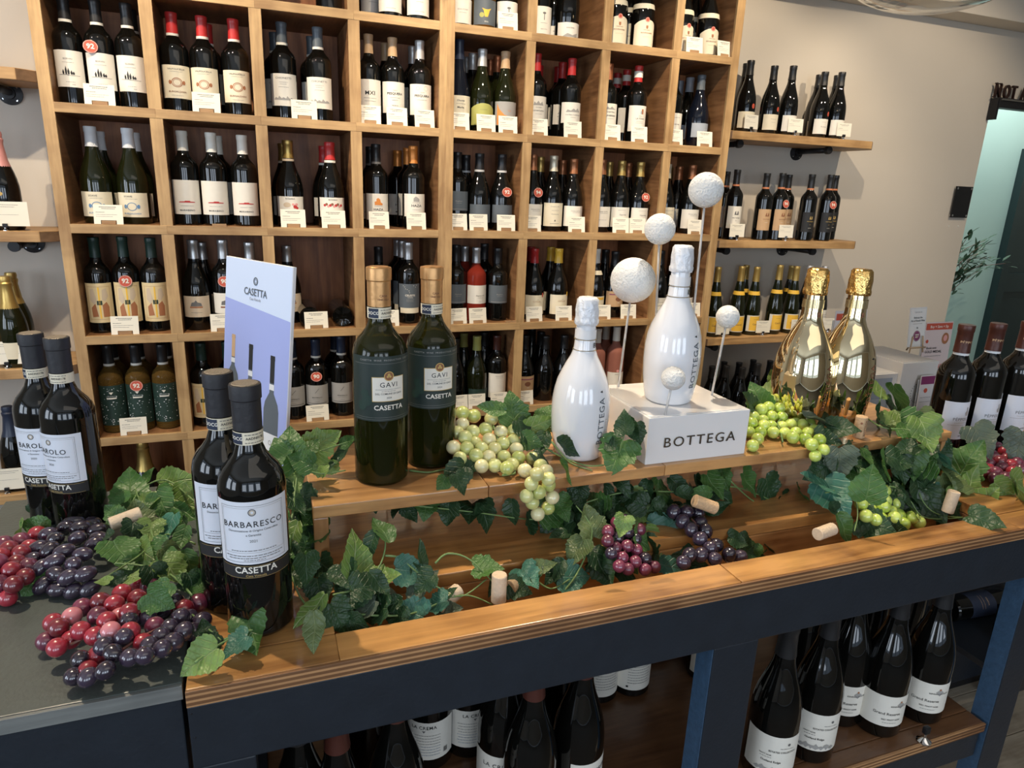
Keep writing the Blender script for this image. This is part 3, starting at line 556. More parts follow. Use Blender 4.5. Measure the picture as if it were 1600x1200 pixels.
S['fresco'] = style('bdx', G_DARK, 'dgreen', 'green capped bottle, yellow frescoed label', ('parch', .046, .156, .86), [('fr', -.028, .028, .055, .147, .0012, 'tan'), ('p', [(-.022, .110), (-.020, .140), (-.012, .142), (-.006, .112), (-.012, .095)], 'beige'), ('p', [(-.020, .062), (-.021, .088), (-.010, .100), (-.005, .064)], 'rust'), ('p', [(.006, .062), (.006, .095), (.016, .104), (.022, .090), (.021, .062)], 'rust'), ('p', [(.006, .110), (.008, .138), (.018, .142), (.022, .120), (.014, .106)], 'beige'), ('b', -.0018, .0018, .058, .145, 'yellow'), ('b', -.006, .006, .096, .108, 'dgreen'), ('t', 'IL', .006, 0, .102, 'gold')], caprough=.4)
S['rustl'] = style('bur', G_DARK, 'silver', 'silver capped sloping bottle, brownish label', ('beige', .045, .115, .85), [('p', [(-.016, .082), (-.012, .094), (-.004, .096), (0, .102), (.005, .095), (.014, .092), (.017, .082)], 'grey'), ('b', -.018, .018, .076, .081, 'rust'), ('f', -.016, .016, .060, .0012, 'grey', 3)], capm=.8)
S['farm'] = style('bdx', G_DARK, 'silver', 'silver capped bottle, white label with farmhouse', ('white', .055, .125, .95), [('p', [(-.014, .085), (-.012, .097), (-.004, .100), (.004, .104), (.012, .096), (.014, .085)], 'grey'), ('b', -.016, .016, .075, .080, 'brown')], capm=.8)
S['celeste'] = style('bdx', G_DARK, 'silver', 'silver capped bottle, night blue constellation label', ('slate', .060, .150, 1.02), [('t', 'CELESTE', .0095, 0, .107, 'white', .02), ('t', 'CRIANZA', .0045, 0, .099, 'white'), ('f', -.013, .013, .092, .0008, 'lgrey', 2), ('f', -.013, .013, .088, .0008, 'lgrey', 3), ('f', -.013, .013, .084, .0008, 'lgrey', 4)] + [('c', x, z, .0011, 'white') for x, z in ((-.024, .143), (-.019, .139), (-.016, .132), (-.010, .130), (-.004, .125), (-.002, .118), (.012, .144), (.020, .138), (.024, .145))], band2=None, capm=.7, extra=('cream', .040, .060, 1.02))
S['rose'] = style('bdx', G_ROSE, 'silver', 'rosé bottle with silver screwcap and white label', ('white', .075, .150, 1.02), [('t', 'Elephant Hill', .0065, .006, .108, 'ink'), ('f', -.004, .018, .099, .001, 'grey', 3), ('f', 0, .01, .082, .001, 'grey', 3)], capm=.7)
S['coti'] = style('bur', G_DARK, 'red', 'red capped sloping bottle, cream label with red tab', ('cream', .022, .105, .92), [('t', 'LES', .004, .004, .086, 'grey'), ('t', 'COTILLES', .0072, .0, .078, 'tan', .015), ('c', .027, .105, .0052, 'tagred', 1.9)])
S['cotiy'] = style('bur', G_DARK, 'yellow', 'yellow capped sloping bottle, cream label with yellow tab', ('cream', .022, .105, .92), [('t', 'LES', .004, .004, .086, 'grey'), ('t', 'COTILLES', .0072, .0, .078, 'tan', .015), ('c', .027, .108, .0052, 'yellow', 1.9)])
S['medal'] = style('bur', G_DARK, 'white', 'white capped bottle with cream neck medallion', ('cream', .022, .095, .92), [('b', -.030, .030, .080, .090, 'yellow')])
S['amber'] = style('bdx', G_AMBER, 'ink', 'golden white wine bottle, dark green speckled label', ('dgreen', .028, .168, 1.12), [('c', random.Random(i).uniform(-.036, .036), random.Random(i+99).uniform(.033, .163), random.Random(i+55).uniform(.0006, .0018), 'pale') for i in range(70)] + [('p', [(-.006, .146), (.006, .146), (0, .137)], 'white'), ('b', -.013, .013, .122, .127, 'white'), ('f', -.014, .014, .131, .0012, 'pale', 3)], 'white')
S['slash'] = style('bdx', G_DARK, 'navy', 'navy capped bottle, grey label with diagonal slash', ('lgrey', .052, .130, 1.0), [('p', [(-.007, .100), (-.0058, .100), (.007, .117), (.0058, .117)], 'ink'), ('t', 'MONTEFALCO', .005, 0, .082, 'ink', .01), ('f', -.014, .014, .075, .0008, 'grey', 3), ('b', -.034, .034, .0585, .0598, 'ink'), ('f', -.008, .008, .066, .0008, 'grey', 3)], 'white')
S['greencap'] = style('bur', G_OLIVE, 'olive', 'green capped sloping bottle', ('dgreen', .03, .075, .9), [('f', -.01, .01, .06, .001, 'grey', 3)])
S['darkwhite'] = style('bdx', G_DARK, 'dbrown', 'dark red capped bottle, tall white label', ('white', .030, .140, 1.0), [('t', 'FRIULANO', .0065, 0, .128, 'lgrey'), ('f', -.014, .014, .120, .001, 'lgrey', 3)])
S['tanlab'] = style('bur', G_DARK, 'ink', 'black sloping bottle, tan and brown label', ('tan', .050, .120, .95), [('c', .004, .085, .013, 'brown', .8), ('b', -.034, .034, .104, .108, 'purple'), ('t', 'ZED', .006, .006, .068, 'white')])
S['orangelab'] = style('bur', G_DARK, 'ink', 'black bottle, small orange label', ('orange', .050, .088, .35))
S['pinkr'] = style('bdx', G_PINK, 'white', 'pale rosé bottle with white cap and white label', ('white', .020, .105, .95), [('t', 'MINUTY', .006, 0, .096, 'grey'), ('f', -.012, .012, .040, .001, 'grey', 3), ('c', 0, .112, .006, 'pink')])
S['plain'] = style('bdx', G_DARK, 'ink', 'plain dark bottle', None)
S['plainb'] = style('bur', G_DARK, 'ink', 'plain dark sloping bottle', None)
S['rwhite'] = style('bdx', G_DARK, 'ink', 'dark bottle with tall white label', ('white', .02, .13, 1.0), [('t', 'RIOJA', .005, 0, .07, 'grey'), ('f', -.012, .012, .06, .001, 'grey', 3), ('f', -.015, .015, .03, .001, 'grey', 4)])
S['logp'] = style('bdx', G_DARK, 'silver', 'dark bottle with white label', ('white', .012, .09, 1.0), [('t', 'DOG POINT', .0065, 0, .055, 'grey'), ('f', -.012, .012, .045, .001, 'grey', 3)])
S['bull'] = style('bur', G_AMBER, 'yellow', 'olive yellow bottle with black bull label', ('slate', .015, .095, .9), [('p', [(-.006, .040), (-.010, .060), (-.016, .068), (-.004, .064), (.004, .064), (.016, .068), (.010, .060), (.004, .040)], 'yellow'), ('c', -.016, .046, .008, 'olive'), ('t', 'BULL', .006, 0, .025, 'white')])
S['tree'] = style('bdx', G_DARK, 'ink', 'dark bottle with white tree label', ('white', .01, .10, .95), [('b', -.0012, .0012, .055, .075, 'grey'), ('c', 0, .078, .006, 'grey', .6), ('f', -.012, .012, .045, .001, 'grey', 3), ('t', 'VIEUX PIN', .005, 0, .025, 'grey')])
S['sanc'] = style('bur', G_DARK, 'ink', 'dark bottle with low white label', ('white', .008, .058, .95), [('t', 'SANCERRE', .006, 0, .040, 'grey', .01), ('p', [(-.028, .010), (-.01, .022), (.008, .016), (.028, .024), (.028, .010)], 'lgrey')])
S['seal'] = style('bur', G_DARK, 'ink', 'dark bottle, cream label and red seal', ('cream', .010, .085, .95), [('t', 'MARCHAND', .0045, 0, .066, 'brown'), ('t', 'BOURGOGNE', .0068, 0, .056, 'brown', .01), ('f', -.014, .014, .042, .001, 'tan', 3), ('p', [(-.004, .082), (-.004, .073), (0, .069), (.004, .073), (.004, .082)], 'rust'), ('c', 0, .102, .0085, 'tagred'), ('r', 0, .102, .0068, .0008, 'white')])
S['creamr'] = style('bur', G_DARK, 'ink', 'black capped sloping bottle, cream label, red seal', ('cream', .018, .085, .92), [('t', 'Bourgogne', .006, 0, .065, 'lgrey'), ('c', .018, .108, .008, 'tagred', 1.3), ('f', -.010, .01, .05, .001, 'lgrey', 3)])
S['whiter'] = style('bur', G_DARK, 'ink', 'black capped sloping bottle, white script label', ('white', .018, .085, .92), [('t', 'Perrieres', .008, 0, .05, 'grey'), ('f', -.012, .012, .07, .001, 'grey', 3), ('c', .018, .108, .008, 'tagred', 1.3)])
S['plainl'] = style('bur', G_DARK, 'ink', 'black capped sloping bottle, pale label', ('white', .018, .085, .92), [('t', 'Bourgogne', .006, 0, .065, 'lgrey'), ('f', -.012, .012, .05, .001, 'grey', 3)])
S['hautw'] = style('bdx', G_DARK, 'ink', 'black capped bottle, white chateau label', ('white', .050, .145, .90), [('p', [(-.010, .108), (-.008, .120), (-.004, .126), (-.002, .112), (.002, .112), (.004, .126), (.009, .120), (.010, .108)], 'grey'), ('t', 'HAUT-BAGES', .0062, 0, .095, 'ink', .01), ('t', '2018', .004, 0, .083, 'grey')], 'copper')
S['hautb'] = style('bdx', G_DARK, 'ink', 'black capped bottle, copper brown chateau label', ('tan', .045, .140, .90), [('p', [(-.010, .108), (-.008, .120), (-.004, .126), (-.002, .112), (.002, .112), (.004, .126), (.009, .120), (.010, .108)], 'brown'), ('t', 'HAUT-BAGES', .0062, 0, .095, 'brown', .01), ('f', -.008, .008, .080, .0012, 'white', 4)], 'copper')
S['hautk'] = style('bdx', G_DARK, 'ink', 'black capped bottle, black label with gold chateau', ('ink', .040, .130, .85), [('p', [(-.007, .098), (-.006, .108), (-.003, .113), (-.001, .100), (.002, .100), (.003, .113), (.007, .108), (.007, .098)], 'gold'), ('t', 'HAUT-BAGES', .0058, 0, .088, 'gold', .01), ('t', '2016', .004, 0, .074, 'gold'), ('f', -.008, .008, .058, .0012, 'white', 4)], 'copper')
S['hugel'] = style('flu', G_OLIVE, 'gold', 'slim green bottle with yellow label', ('white', .020, .098, .95), [('b', -.031, .031, .024, .094, 'yellow'), ('t', 'Gentil', .013, 0, .055, 'brown', .01), ('f', -.012, .012, .078, .0012, 'brown', 3)], capm=.7)
S['alsw'] = style('flu', G_DARK, 'silver', 'slim dark bottle with white label', ('white', .040, .115, .95), [('f', -.02, .02, .09, .0016, 'grey', 3), ('f', -.02, .02, .08, .0016, 'grey', 4), ('f', -.02, .02, .07, .0016, 'grey', 6)], capm=.6)
S['blackcap'] = style('bur', G_DARK, 'ink', 'black capped dark bottle', None)
S['rosech'] = style('cha', G_DARK, 'pink', 'rosé champagne bottle with pink foil and pink label', ('pink', .045, .085, .95), [('c', .0, .112, .007, 'gold', .8), ('f', -.01, .01, .065, .0015, 'ink', 3)], capm=.2)
S['goldch'] = style('cha', G_OLIVE, 'gold', 'champagne bottle with gold foiled neck', ('cream', .03, .085, .9), capm=.7, caprough=.3)
S['blackch'] = style('cha', G_DARK, 'navy', 'small dark champagne bottle with black foil', ('navy', .03, .085, .9), [('c', .0, .07, .005, 'gold')])
S['orangech'] = style('cha', G_DARK, 'gold', 'champagne bottle with gold neck foil and orange collar', ('orange', .035, .09, .9), capm=.8)
def zmap(items, a0, a1, b0, b1, kx=1.0):
    f = lambda z: b0+(z-a0)*(b1-b0)/(a1-a0); out = []
    for it in items:
        if it[0] == 'p': out.append(('p', [(x*kx, f(z)) for x, z in it[1]], it[2]))
        elif it[0] == 'b': out.append(('b', it[1]*kx, it[2]*kx, f(it[3]), f(it[4]), it[5]))
        elif it[0] == 'fr': out.append(('fr', it[1]*kx, it[2]*kx, f(it[3]), f(it[4]), it[5], it[6]))
        elif it[0] == 't': out.append(it[:4]+(f(it[4]),)+it[5:])
        else: out.append(it)
    return out
S['fresco']['prints'] = zmap(S['fresco']['prints'], .046, .156, .034, .160, 1.15); S['fresco']['label'] = ('parch', .034, .160, .92)
TAGTXT = {}
def collar(par, n, r, z, side=.0, c='tagred', tilt=-.5):
    """paper score disc hung from a twine loop round the neck"""
    t = obj('score_tag', cached(('tagdisc', c), lambda: lathe('score_tag', [(0, 0), (.0185, 0), (.0185, .0006), (0, .0006)], paper(c), 24)), par, (side, -r-.0035, z), (pi/2-.10, 0, 0))
    obj('score_print', cached(('tagtxt', n), lambda: printmesh('score_print', [('t', n, .0195, 0, 0, 'white', .03), ('r', 0, 0, .0176, .0008, 'white')])), t, (0, 0, .0009), (-pi/2, 0, 0))
    tw = [(.0165*cos(a)+side*.2*(-sin(a) if sin(a) < 0 else 0), .0165*sin(a), z+.040-.012*max(0, -sin(a))) for a in [i*pi/8 for i in range(17)]]
    tube('twine', tw, .0009, mat('twine', (.55, .42, .25), .8), 5, par)
    tube('twine', [(.004+side*.2, -.0165, z+.028), (side*.6, -r*.75-.004, z+.020), (side, -r-.0035, z+.0175)], .0009, mat('twine', (.55, .42, .25), .8), 5, par)
NB = [0]
def make_bottle(st, loc, label, group=None, h=None, rz=0, tagn=None, tagside=0, name='wine_bottle', near=False, rot=None, fat=1.0):
    s = S[st]; pf, R, H = SHAPES[s['shape']]; seg = 56 if near else 24
    b, c = pf(); g = s['glass']; k = (h/H) if h else 1
    t = thing(name, label, 'bottle', loc, rz, group, (fat, fat, k), rot)
    obj('bottle_glass', cached(('g', s['shape'], g.name, seg), lambda: lathe('bottle_glass', b, g, seg)), t)
    obj('capsule', cached(('c', s['shape'], s['cap'], s['capm'], seg), lambda: lathe('capsule', c, mat('capsule_%s_%s' % (s['cap'], s['capm']), PAL[s['cap']], s['caprough'], s['capm'], bump=.06, bscale=90), max(20, seg//2))), t)
    if s['label']:
        col, z0, z1, ha = s['label']; ha = ha+.22 if ha > .7 else ha
        lm = cached(('l', st), lambda: patch('label', R, z0, z1, ha, paper(col), arch=(.018 if st in ('arch', 'seal') else 0)))
        l = obj('label', lm, t)
        if s['prints']:
            dz = 0
            obj('label_print', cached(('p', st), lambda: printmesh('label_print', s['prints'], R, .0007)), l)
    if s['extra']:
        col, z0, z1, ha = s['extra']; obj('lower_label', cached(('e', st), lambda: patch('lower_label', R, z0, z1, ha, paper(col))), t)
    nr = .0158 if s['shape'] in ('bdx',) else .0170
    if s['neck']:
        zb = H-.074 if not s['band2'] else H-.045
        obj('neck_band', cached(('n', s['shape'], s['neck'], s['band2']), lambda: lathe('neck_band', [(nr+.0002, zb), (nr+.0004, zb+(.012 if not s['band2'] else .024))], paper(s['neck']), 24)), t)
    if st in ('hugel', 'medal', 'seal'):
        z = {'hugel': .205, 'medal': .195, 'seal': .150}[st]
        def rad_at(zz):
            for (ra, za), (rb, zb) in zip(b, b[1:]):
                if za <= zz <= zb and zb > za: return ra+(rb-ra)*(zz-za)/(zb-za)
        obj('neck_sash', cached(('s', st), lambda: lathe('neck_sash', [(rad_at(z+q)+.0007, z+q) for q in (-.009, -.003, .003, .009)], paper({'hugel': 'yellow', 'medal': 'cream', 'seal': 'cream'}[st]), 24)), t)
    if tagn: collar(t, tagn, R*.93, .165 if s['shape'] == 'bdx' else .150, tagside)
    return t
# ================================================================== RACK CONTENTS
ROWZ = {0: 2.136, 1: 1.794, 2: 1.4425, 3: 1.0875, 4: .736, 5: .385}
ROWN = {0: 'top', 1: 'second', 2: 'third', 3: 'fourth', 4: 'fifth', 5: 'bottom'}
COLN = ['first', 'second', 'third', 'fourth', 'fifth', 'sixth', 'seventh', 'eighth']
YF, YM, YB, YC = .072, .155, .236, .27
Yd = {'F': YF, 'M': YM, 'B': YB}
# (row, column): list of (px, py, depth, style[, score tag])  px,py = a point on the bottle's axis; py of the tip unless 'n'
RB = {
 (0, 3): [(514, -10, 'F', 'plain', 'n')],
 (0, 4): [(610, 5, 'F', 'rwhite', 'n'), (653, 10, 'F', 'rwhite', 'n'), (582, 0, 'M', 'rwhite', 'n')],
 (0, 5): [(718, 10, 'F', 'logp', 'n'), (750, 15, 'F', 'bull', 'n'), (790, 20, 'F', 'tree', 'n')],
 (0, 6): [(846, 30, 'F', 'tree', 'n'), (888, 40, 'F', 'sanc', 'n'), (866, 35, 'M', 'sanc', 'n')],
 (0, 7): [(964, 40, 'F', 'seal', 'n'), (1006, 45, 'F', 'seal', 'n'), (984, 42, 'M', 'seal', 'n')],
 (0, 8): [(1067.5, 55, 'F', 'seal', 'n'), (1107, 60, 'F', 'seal', 'n'), (1087, 50, 'M', 'seal', 'n')],
 (1, 1): [(105, 97, 'F', 'cypress', 'n'), (152, 98, 'F', 'cypress', 'n', '92'), (204, 103, 'F', 'cypress', 'n'), (208, 60, 'M', 'cypress', 'n')],
 (1, 2): [(263, 18, 'F', 'valpo'), (311, 24, 'F', 'valpo'), (363, 29, 'F', 'valpo'), (322, 37, 'M', 'valpo')],
 (1, 3): [(439, 34, 'F', 'chio'), (496, 42, 'F', 'chio'), (429, 60, 'M', 'chio'), (487, 67, 'M', 'chio')],
 (1, 4): [(568, 52, 'F', 'mxi'), (612, 58, 'F', 'pesq'), (657, 63, 'F', 'pesq2'), (603, 67, 'M', 'pesq'), (646, 72, 'M', 'pesq2')],
 (1, 5): [(714.5, 69, 'F', 'script'), (754, 76, 'F', 'arch'), (792, 80, 'F', 'sunset'), (741, 83, 'M', 'silverlid'), (780, 87, 'M', 'copperlid'), (731, 89, 'B', 'silverlid'), (768.5, 93, 'B', 'copperlid')],
 (1, 6): [(840, 83, 'F', 'chat'), (897, 91, 'F', 'chat2'), (882, 97, 'M', 'chat2'), (868.5, 103.5, 'B', 'chat2'), (851, 107, 'B', 'chat')],
 (1, 7): [(955, 99, 'F', 'lan'), (1001.6, 102.6, 'F', 'latour'), (983, 109, 'M', 'latour'), (968, 114, 'B', 'latour')],
 (1, 8): [(1056, 110, 'F', 'bourg'), (1100, 117, 'F', 'blueg2'), (1082, 121, 'M', 'blueg'), (1065.6, 126, 'B', 'blueg')],
 (2, 1): [(138, 197, 'F', 'soave'), (197, 200, 'F', 'soave'), (152, 205, 'M', 'soave'), (208, 207, 'M', 'soave')],
 (2, 2): [(281, 204, 'F', 'roof'), (328, 207, 'F', 'roof'), (377, 211, 'F', 'roof'), (338, 212, 'M', 'roof')],
 (2, 3): [(449, 219, 'F', 'flowers'), (515, 222, 'F', 'berries'), (442, 224, 'M', 'flowers'), (506, 228, 'M', 'berries')],
 (2, 4): [(588, 225, 'F', 'castle'), (647, 228, 'F', 'haza'), (579, 229, 'M', 'castle'), (638, 231, 'M', 'haza'), (622, 235, 'B', 'haza')],
 (2, 5): [(709.5, 238, 'F', 'greylab'), (742, 239, 'F', 'greybur'), (786, 241, 'F', 'greybur', '', '92'), (730, 242, 'M', 'greybur')],
 (2, 6): [(829, 241, 'F', 'cdp', '', '94'), (863, 243, 'F', 'chdn'), (897, 248, 'F', 'cdp'), (847, 245, 'M', 'gigo'), (882, 250, 'M', 'cdp'), (838, 247, 'B', 'gigo'), (869, 252, 'B', 'cdp')],
 (2, 7): [(938, 249, 'F', 'cdp'), (971.5, 251, 'F', 'gigo'), (999.5, 253, 'F', 'gigo', '', '92'), (957, 253, 'M', 'gigo'), (983.5, 254.5, 'M', 'cdp'), (943.5, 255, 'B', 'gigo')],
 (2, 8): [(1041, 256, 'F', 'chdn'), (1086, 258, 'F', 'cdp'), (1065, 260, 'M', 'cdp'), (1049, 261, 'B', 'gigo')],
 (3, 1): [(134, 371, 'F', 'fresco'), (186, 370, 'F', 'fresco', '', '92'), (231, 372, 'F', 'fresco')],
 (3, 2): [(297, 375, 'F', 'rustl'), (347, 375, 'F', 'farm', '', '90'), (388, 379, 'F', 'farm'), (313, 379, 'M', 'rustl')],
 (3, 3): [(445, 384, 'M', 'rustl')],
 (3, 4): [(639.5, 379, 'F', 'celeste'), (592, 386, 'M', 'plain'), (629.7, 376.5, 'M', 'celeste'), (622, 375, 'B', 'celeste')],
 (3, 5): [(709, 383, 'F', 'greylab'), (741, 387, 'F', 'rose'), (780.5, 388, 'F', 'greylab'), (730, 385, 'M', 'rose'), (757, 381, 'M', 'plain'), (722, 385, 'B', 'rose')],
 (3, 6): [(838, 388.5, 'F', 'coti'), (876, 388.5, 'F', 'cotiy'), (863, 386, 'M', 'cotiy'), (832, 386, 'M', 'coti')],
 (3, 7): [(935, 389, 'F', 'medal'), (949, 392, 'M', 'tanlab'), (962, 394, 'F', 'tanlab')],
 (3, 8): [(1036, 392, 'F', 'plainl'), (1077, 394, 'F', 'plainl'), (1060, 396, 'M', 'plainl')],
 (4, 1): [(148, 541, 'F', 'amber'), (202, 540, 'F', 'amber', '', '92'), (250, 539, 'F', 'amber'), (160, 532, 'M', 'amber'), (212, 531, 'M', 'amber'), (259, 530, 'M', 'amber')],
 (4, 2): [(307, 537, 'F', 'fresco'), (352, 535, 'F', 'fresco'), (397, 534, 'F', 'fresco')],
 (4, 3): [(455, 534, 'F', 'slash'), (491, 531, 'F', 'slash', '', '90'), (533, 526, 'F', 'slash'), (523, 522, 'M', 'slash')],
 (4, 4): [(600, 524, 'F', 'slash'), (650, 524, 'F', 'plain')],
 (4, 5): [(716, 530, 'F', 'blackcap'), (741, 526, 'F', 'greencap'), (777, 525, 'F', 'darkwhite'), (730, 521, 'M', 'greencap'), (755, 520, 'M', 'blackcap'), (767, 519, 'B', 'blackcap')],
 (4, 6): [(820, 525, 'F', 'tanlab'), (847, 524, 'M', 'orangelab'), (863, 527, 'F', 'plainb'), (877, 527, 'F', 'orangelab'), (833, 519, 'B', 'blackcap')],
 (4, 7): [(937, 514, 'F', 'pinkr'), (967, 511, 'F', 'pinkr'), (950, 510, 'M', 'pinkr')],
 (4, 8): [(1042, 508, 'F', 'pinkr'), (1078, 507, 'F', 'pinkr')],
 (5, 1): [(225, 725, 'F', 'orangech', 'n')],
}
CELL_X = {1: (-.530, -.279), 2: (-.243, .027), 3: (.063, .330), 4: (.366, .637), 5: (.689, .9557), 6: (.990, 1.257), 7: (1.291, 1.560), 8: (1.594, 1.832)}
for (row, col), lst in RB.items():
    z = ROWZ[row]; sol = []
    for it in lst:
        px, py, d, st = it[:4]; y = Yd[d]; p = aty(px, py, y); shp = S[st]['shape']; H = SHAPES[shp][2]; R = SHAPES[shp][1]
        h = H
        if not (len(it) > 4 and it[4] == 'n'): h = min(max(p.z-z, H*.93), H*1.07)
        x = min(max(p.x, CELL_X[col][0]+R+.001), CELL_X[col][1]-R-.001)
        sol.append([x, y, h, st, it[5] if len(it) > 5 else None, d, R])
    for d in 'FMB':   # real bottles vary in girth: widen as far as the bay allows
        q = [s for s in sol if s[5] == d]
        if q:
            fat = min(1.12 if col < 4 else 1.08, (CELL_X[col][1]-CELL_X[col][0]-.004)/(sum(2*s[6]+.0015 for s in q)))
            for s in q: s.append(fat); s[6] *= fat
    # keep neighbours from touching: push apart within a depth row
    for d in 'FMB':
        q = sorted([s for s in sol if s[5] == d], key=lambda s: s[0])
        for _ in range(20):
            for a, b in zip(q, q[1:]):
                g = a[6]+b[6]+.0015-(b[0]-a[0])
                if g > 0: a[0] -= g/2; b[0] += g/2
            for a in q: a[0] = min(max(a[0], CELL_X[col][0]+a[6]+.0005), CELL_X[col][1]-a[6]-.0005)
    cell = f'{ROWN[row]} row, {COLN[col-1]} column of rack'
    for d, nm in (('F', 'front'), ('M', 'middle'), ('B', 'back')):
        q = sorted([s for s in sol if s[5] == d], key=lambda s: s[0]); n = len(q)
        for i, s_ in enumerate(q):
            place = {1: '', 2: ['left', 'right'][i] if n == 2 else '', 3: ['left', 'centre', 'right'][i] if n == 3 else ''}.get(n, ['far left', 'left', 'right', 'far right'][min(i, 3)])
            look = S[s_[3]]['look']
            lw = f"{look}, {nm} {place} in {cell}"
            if len(lw.split()) > 16:
                lk = look.split(); lw = f"{' '.join(lk[:max(4, 16-len(f'{nm} {place} in {cell}'.split()))]).rstrip(',')}, {nm} {place} in {cell}"
            make_bottle(s_[3], (s_[0], s_[1]+.013, z), lw, f"bottles in the {ROWN[row]} row of the rack", s_[2], rad(random.uniform(-6, 6)), s_[4], {'1,1': -.019}.get(f'{row},{col}', .006 if row < 3 and col > 4 else 0), fat=s_[7])
# two bottles lying on their sides, bases outward
for px, py, lb in ((484, 494, 'dark bottle lying on its side behind price card, base facing out'), (536, 495, 'dark bottle lying on its side, base facing out, right in bay')):
    p = aty(px, py, .035); make_bottle('plain', (p.x, .03, 1.0875+.0378), lb+' beside brochure' if 0 else lb, 'lying bottles in the fourth row', None, 0, rot=(-pi/2, 0, 0))

# ------------------------------------------------------------------ price cards
CARDM = mat('price_card_paper', (.84, .80, .68), .6)
def cardmesh(w, h):
    n = .27*w
    return lambda: mk('card', [(x, y, z) for y in (-.0005, .0005) for x, z in ((-w/2, 0), (-n, 0), (-n, .012), (n, .012), (n, 0), (w/2, 0), (w/2, h), (-w/2, h))],
        [(0, 1, 2, 7), (2, 3, 6, 7), (3, 4, 5, 6), (15, 10, 9, 8), (15, 14, 11, 10), (14, 13, 12, 11), (0, 7, 15, 8), (5, 13, 14, 6), (6, 14, 15, 7), (0, 8, 9, 1), (4, 12, 13, 5), (1, 9, 10, 2), (3, 11, 12, 4), (2, 10, 11, 3)], CARDM)
WBLK = wood('card_block_wood', (.30, .17, .08), (.42, .26, .13), 'x', .6)
def price_card(p, label, group, rz=0, w=.078, h=.060, sd=1):
    t = thing('price_card', label, 'price card', p, rz, group)
    obj('wooden_block', cached('blk', lambda: boxmesh('wooden_block', (-.020, -.004, 0), (.020, .010, .011), WBLK, .0006)), t)
    c = obj('card', cached(('card', w, h), cardmesh(w, h)), t, (0, -.0025, .0003), (-.16, 0, 0))
    sd = sd % 6
    obj('card_print', cached(('cp', w, sd), lambda: printmesh('card_print', [('f', -w*.30, w*.30, h*.86, .0022, 'grey', sd), ('f', -w*.22, w*.24, h*.78, .0018, 'grey', sd+20), ('f', -w*.42, -w*.12, h*.60, .0015, 'grey', sd+30), ('f', -w*.42, w*.30, h*.48, .0014, 'lgrey', sd+40), ('f', -w*.42, w*.16, h*.38, .0014, 'lgrey', sd+50)], None, .0008)), c)
    return t
RC = {0: [(794, 47, 5), (1086, 75, 8), (1133, 82, 8)],
      1: [(156, 158, 1), (323, 171, 2), (476, 182, 3), (579, 191, 4), (621, 195, 4), (664, 198, 4), (719, 204, 5), (760, 206, 5), (794, 208, 5), (842, 212, 6), (895, 216, 6), (957, 221, 7), (999, 223, 7), (1055, 228, 8), (1101, 230, 8)],
      2: [(170, 347, 1), (459, 356, 3), (522, 357, 3), (593, 358, 4), (651, 359, 4), (716, 362, 5), (748, 363, 5), (791, 363, 5), (831, 363, 6), (901, 364, 6), (970, 365, 7), (996, 366, 7), (1086, 367, 8)],
      3: [(196, 521, 1), (350, 517, 2), (495, 513, 3), (609, 510, 4), (716, 505, 5), (747, 505, 5), (835, 502, 6), (881, 501, 6), (942, 497, 7), (982, 497, 7), (1028, 495, 8), (1083, 493, 8)],
      4: [(210, 681, 1), (497, 658, 3), (718, 640, 5), (744, 638, 5), (780, 636, 5), (821, 633, 6)]}
for row, lst in RC.items():
    z = ROWZ[row]; per = {}
    for px, py, c in lst: per.setdefault(c, []).append(px)
    last = None
    for k, (px, py, c) in enumerate(lst):
        x = aty(px, py, .012).x; w = .082 if row in (1, 2, 3, 4) and c < 4 else .072
        lo, hi = CELL_X[c][0]-.012+w/2, CELL_X[c][1]+.012-w/2
        x = min(max(x, lo), hi)
        if last and last[1] == c: x = max(x, last[0]+w+.002)
        last = (x, c); i = sorted(per[c]).index(px); n = len(per[c])
        pos_ = '' if n == 1 else ['left', 'right'][i] if n == 2 else ['left', 'middle', 'right'][i]
        price_card((x, .016, z), f"white price card on wooden block, {pos_ or 'only card'} in {ROWN[row]} row, {COLN[c-1]} column of rack", f"price cards in the {ROWN[row]} row of the rack", rad(random.uniform(-5, 5)), w, .060, k)
# bare wooden blocks whose card is missing
for px, py, row in ((343, 353, 2), (797, 507, 3)):
    p = aty(px, py, .014); t = tag(obj('card_block', boxmesh('card_block', (-.022, -.006, 0), (.022, .006, .008), WBLK, .0006), None, (p.x, .008, ROWZ[row])), f"bare wooden card block on shelf edge in {ROWN[row]} row of the rack", 'card block')

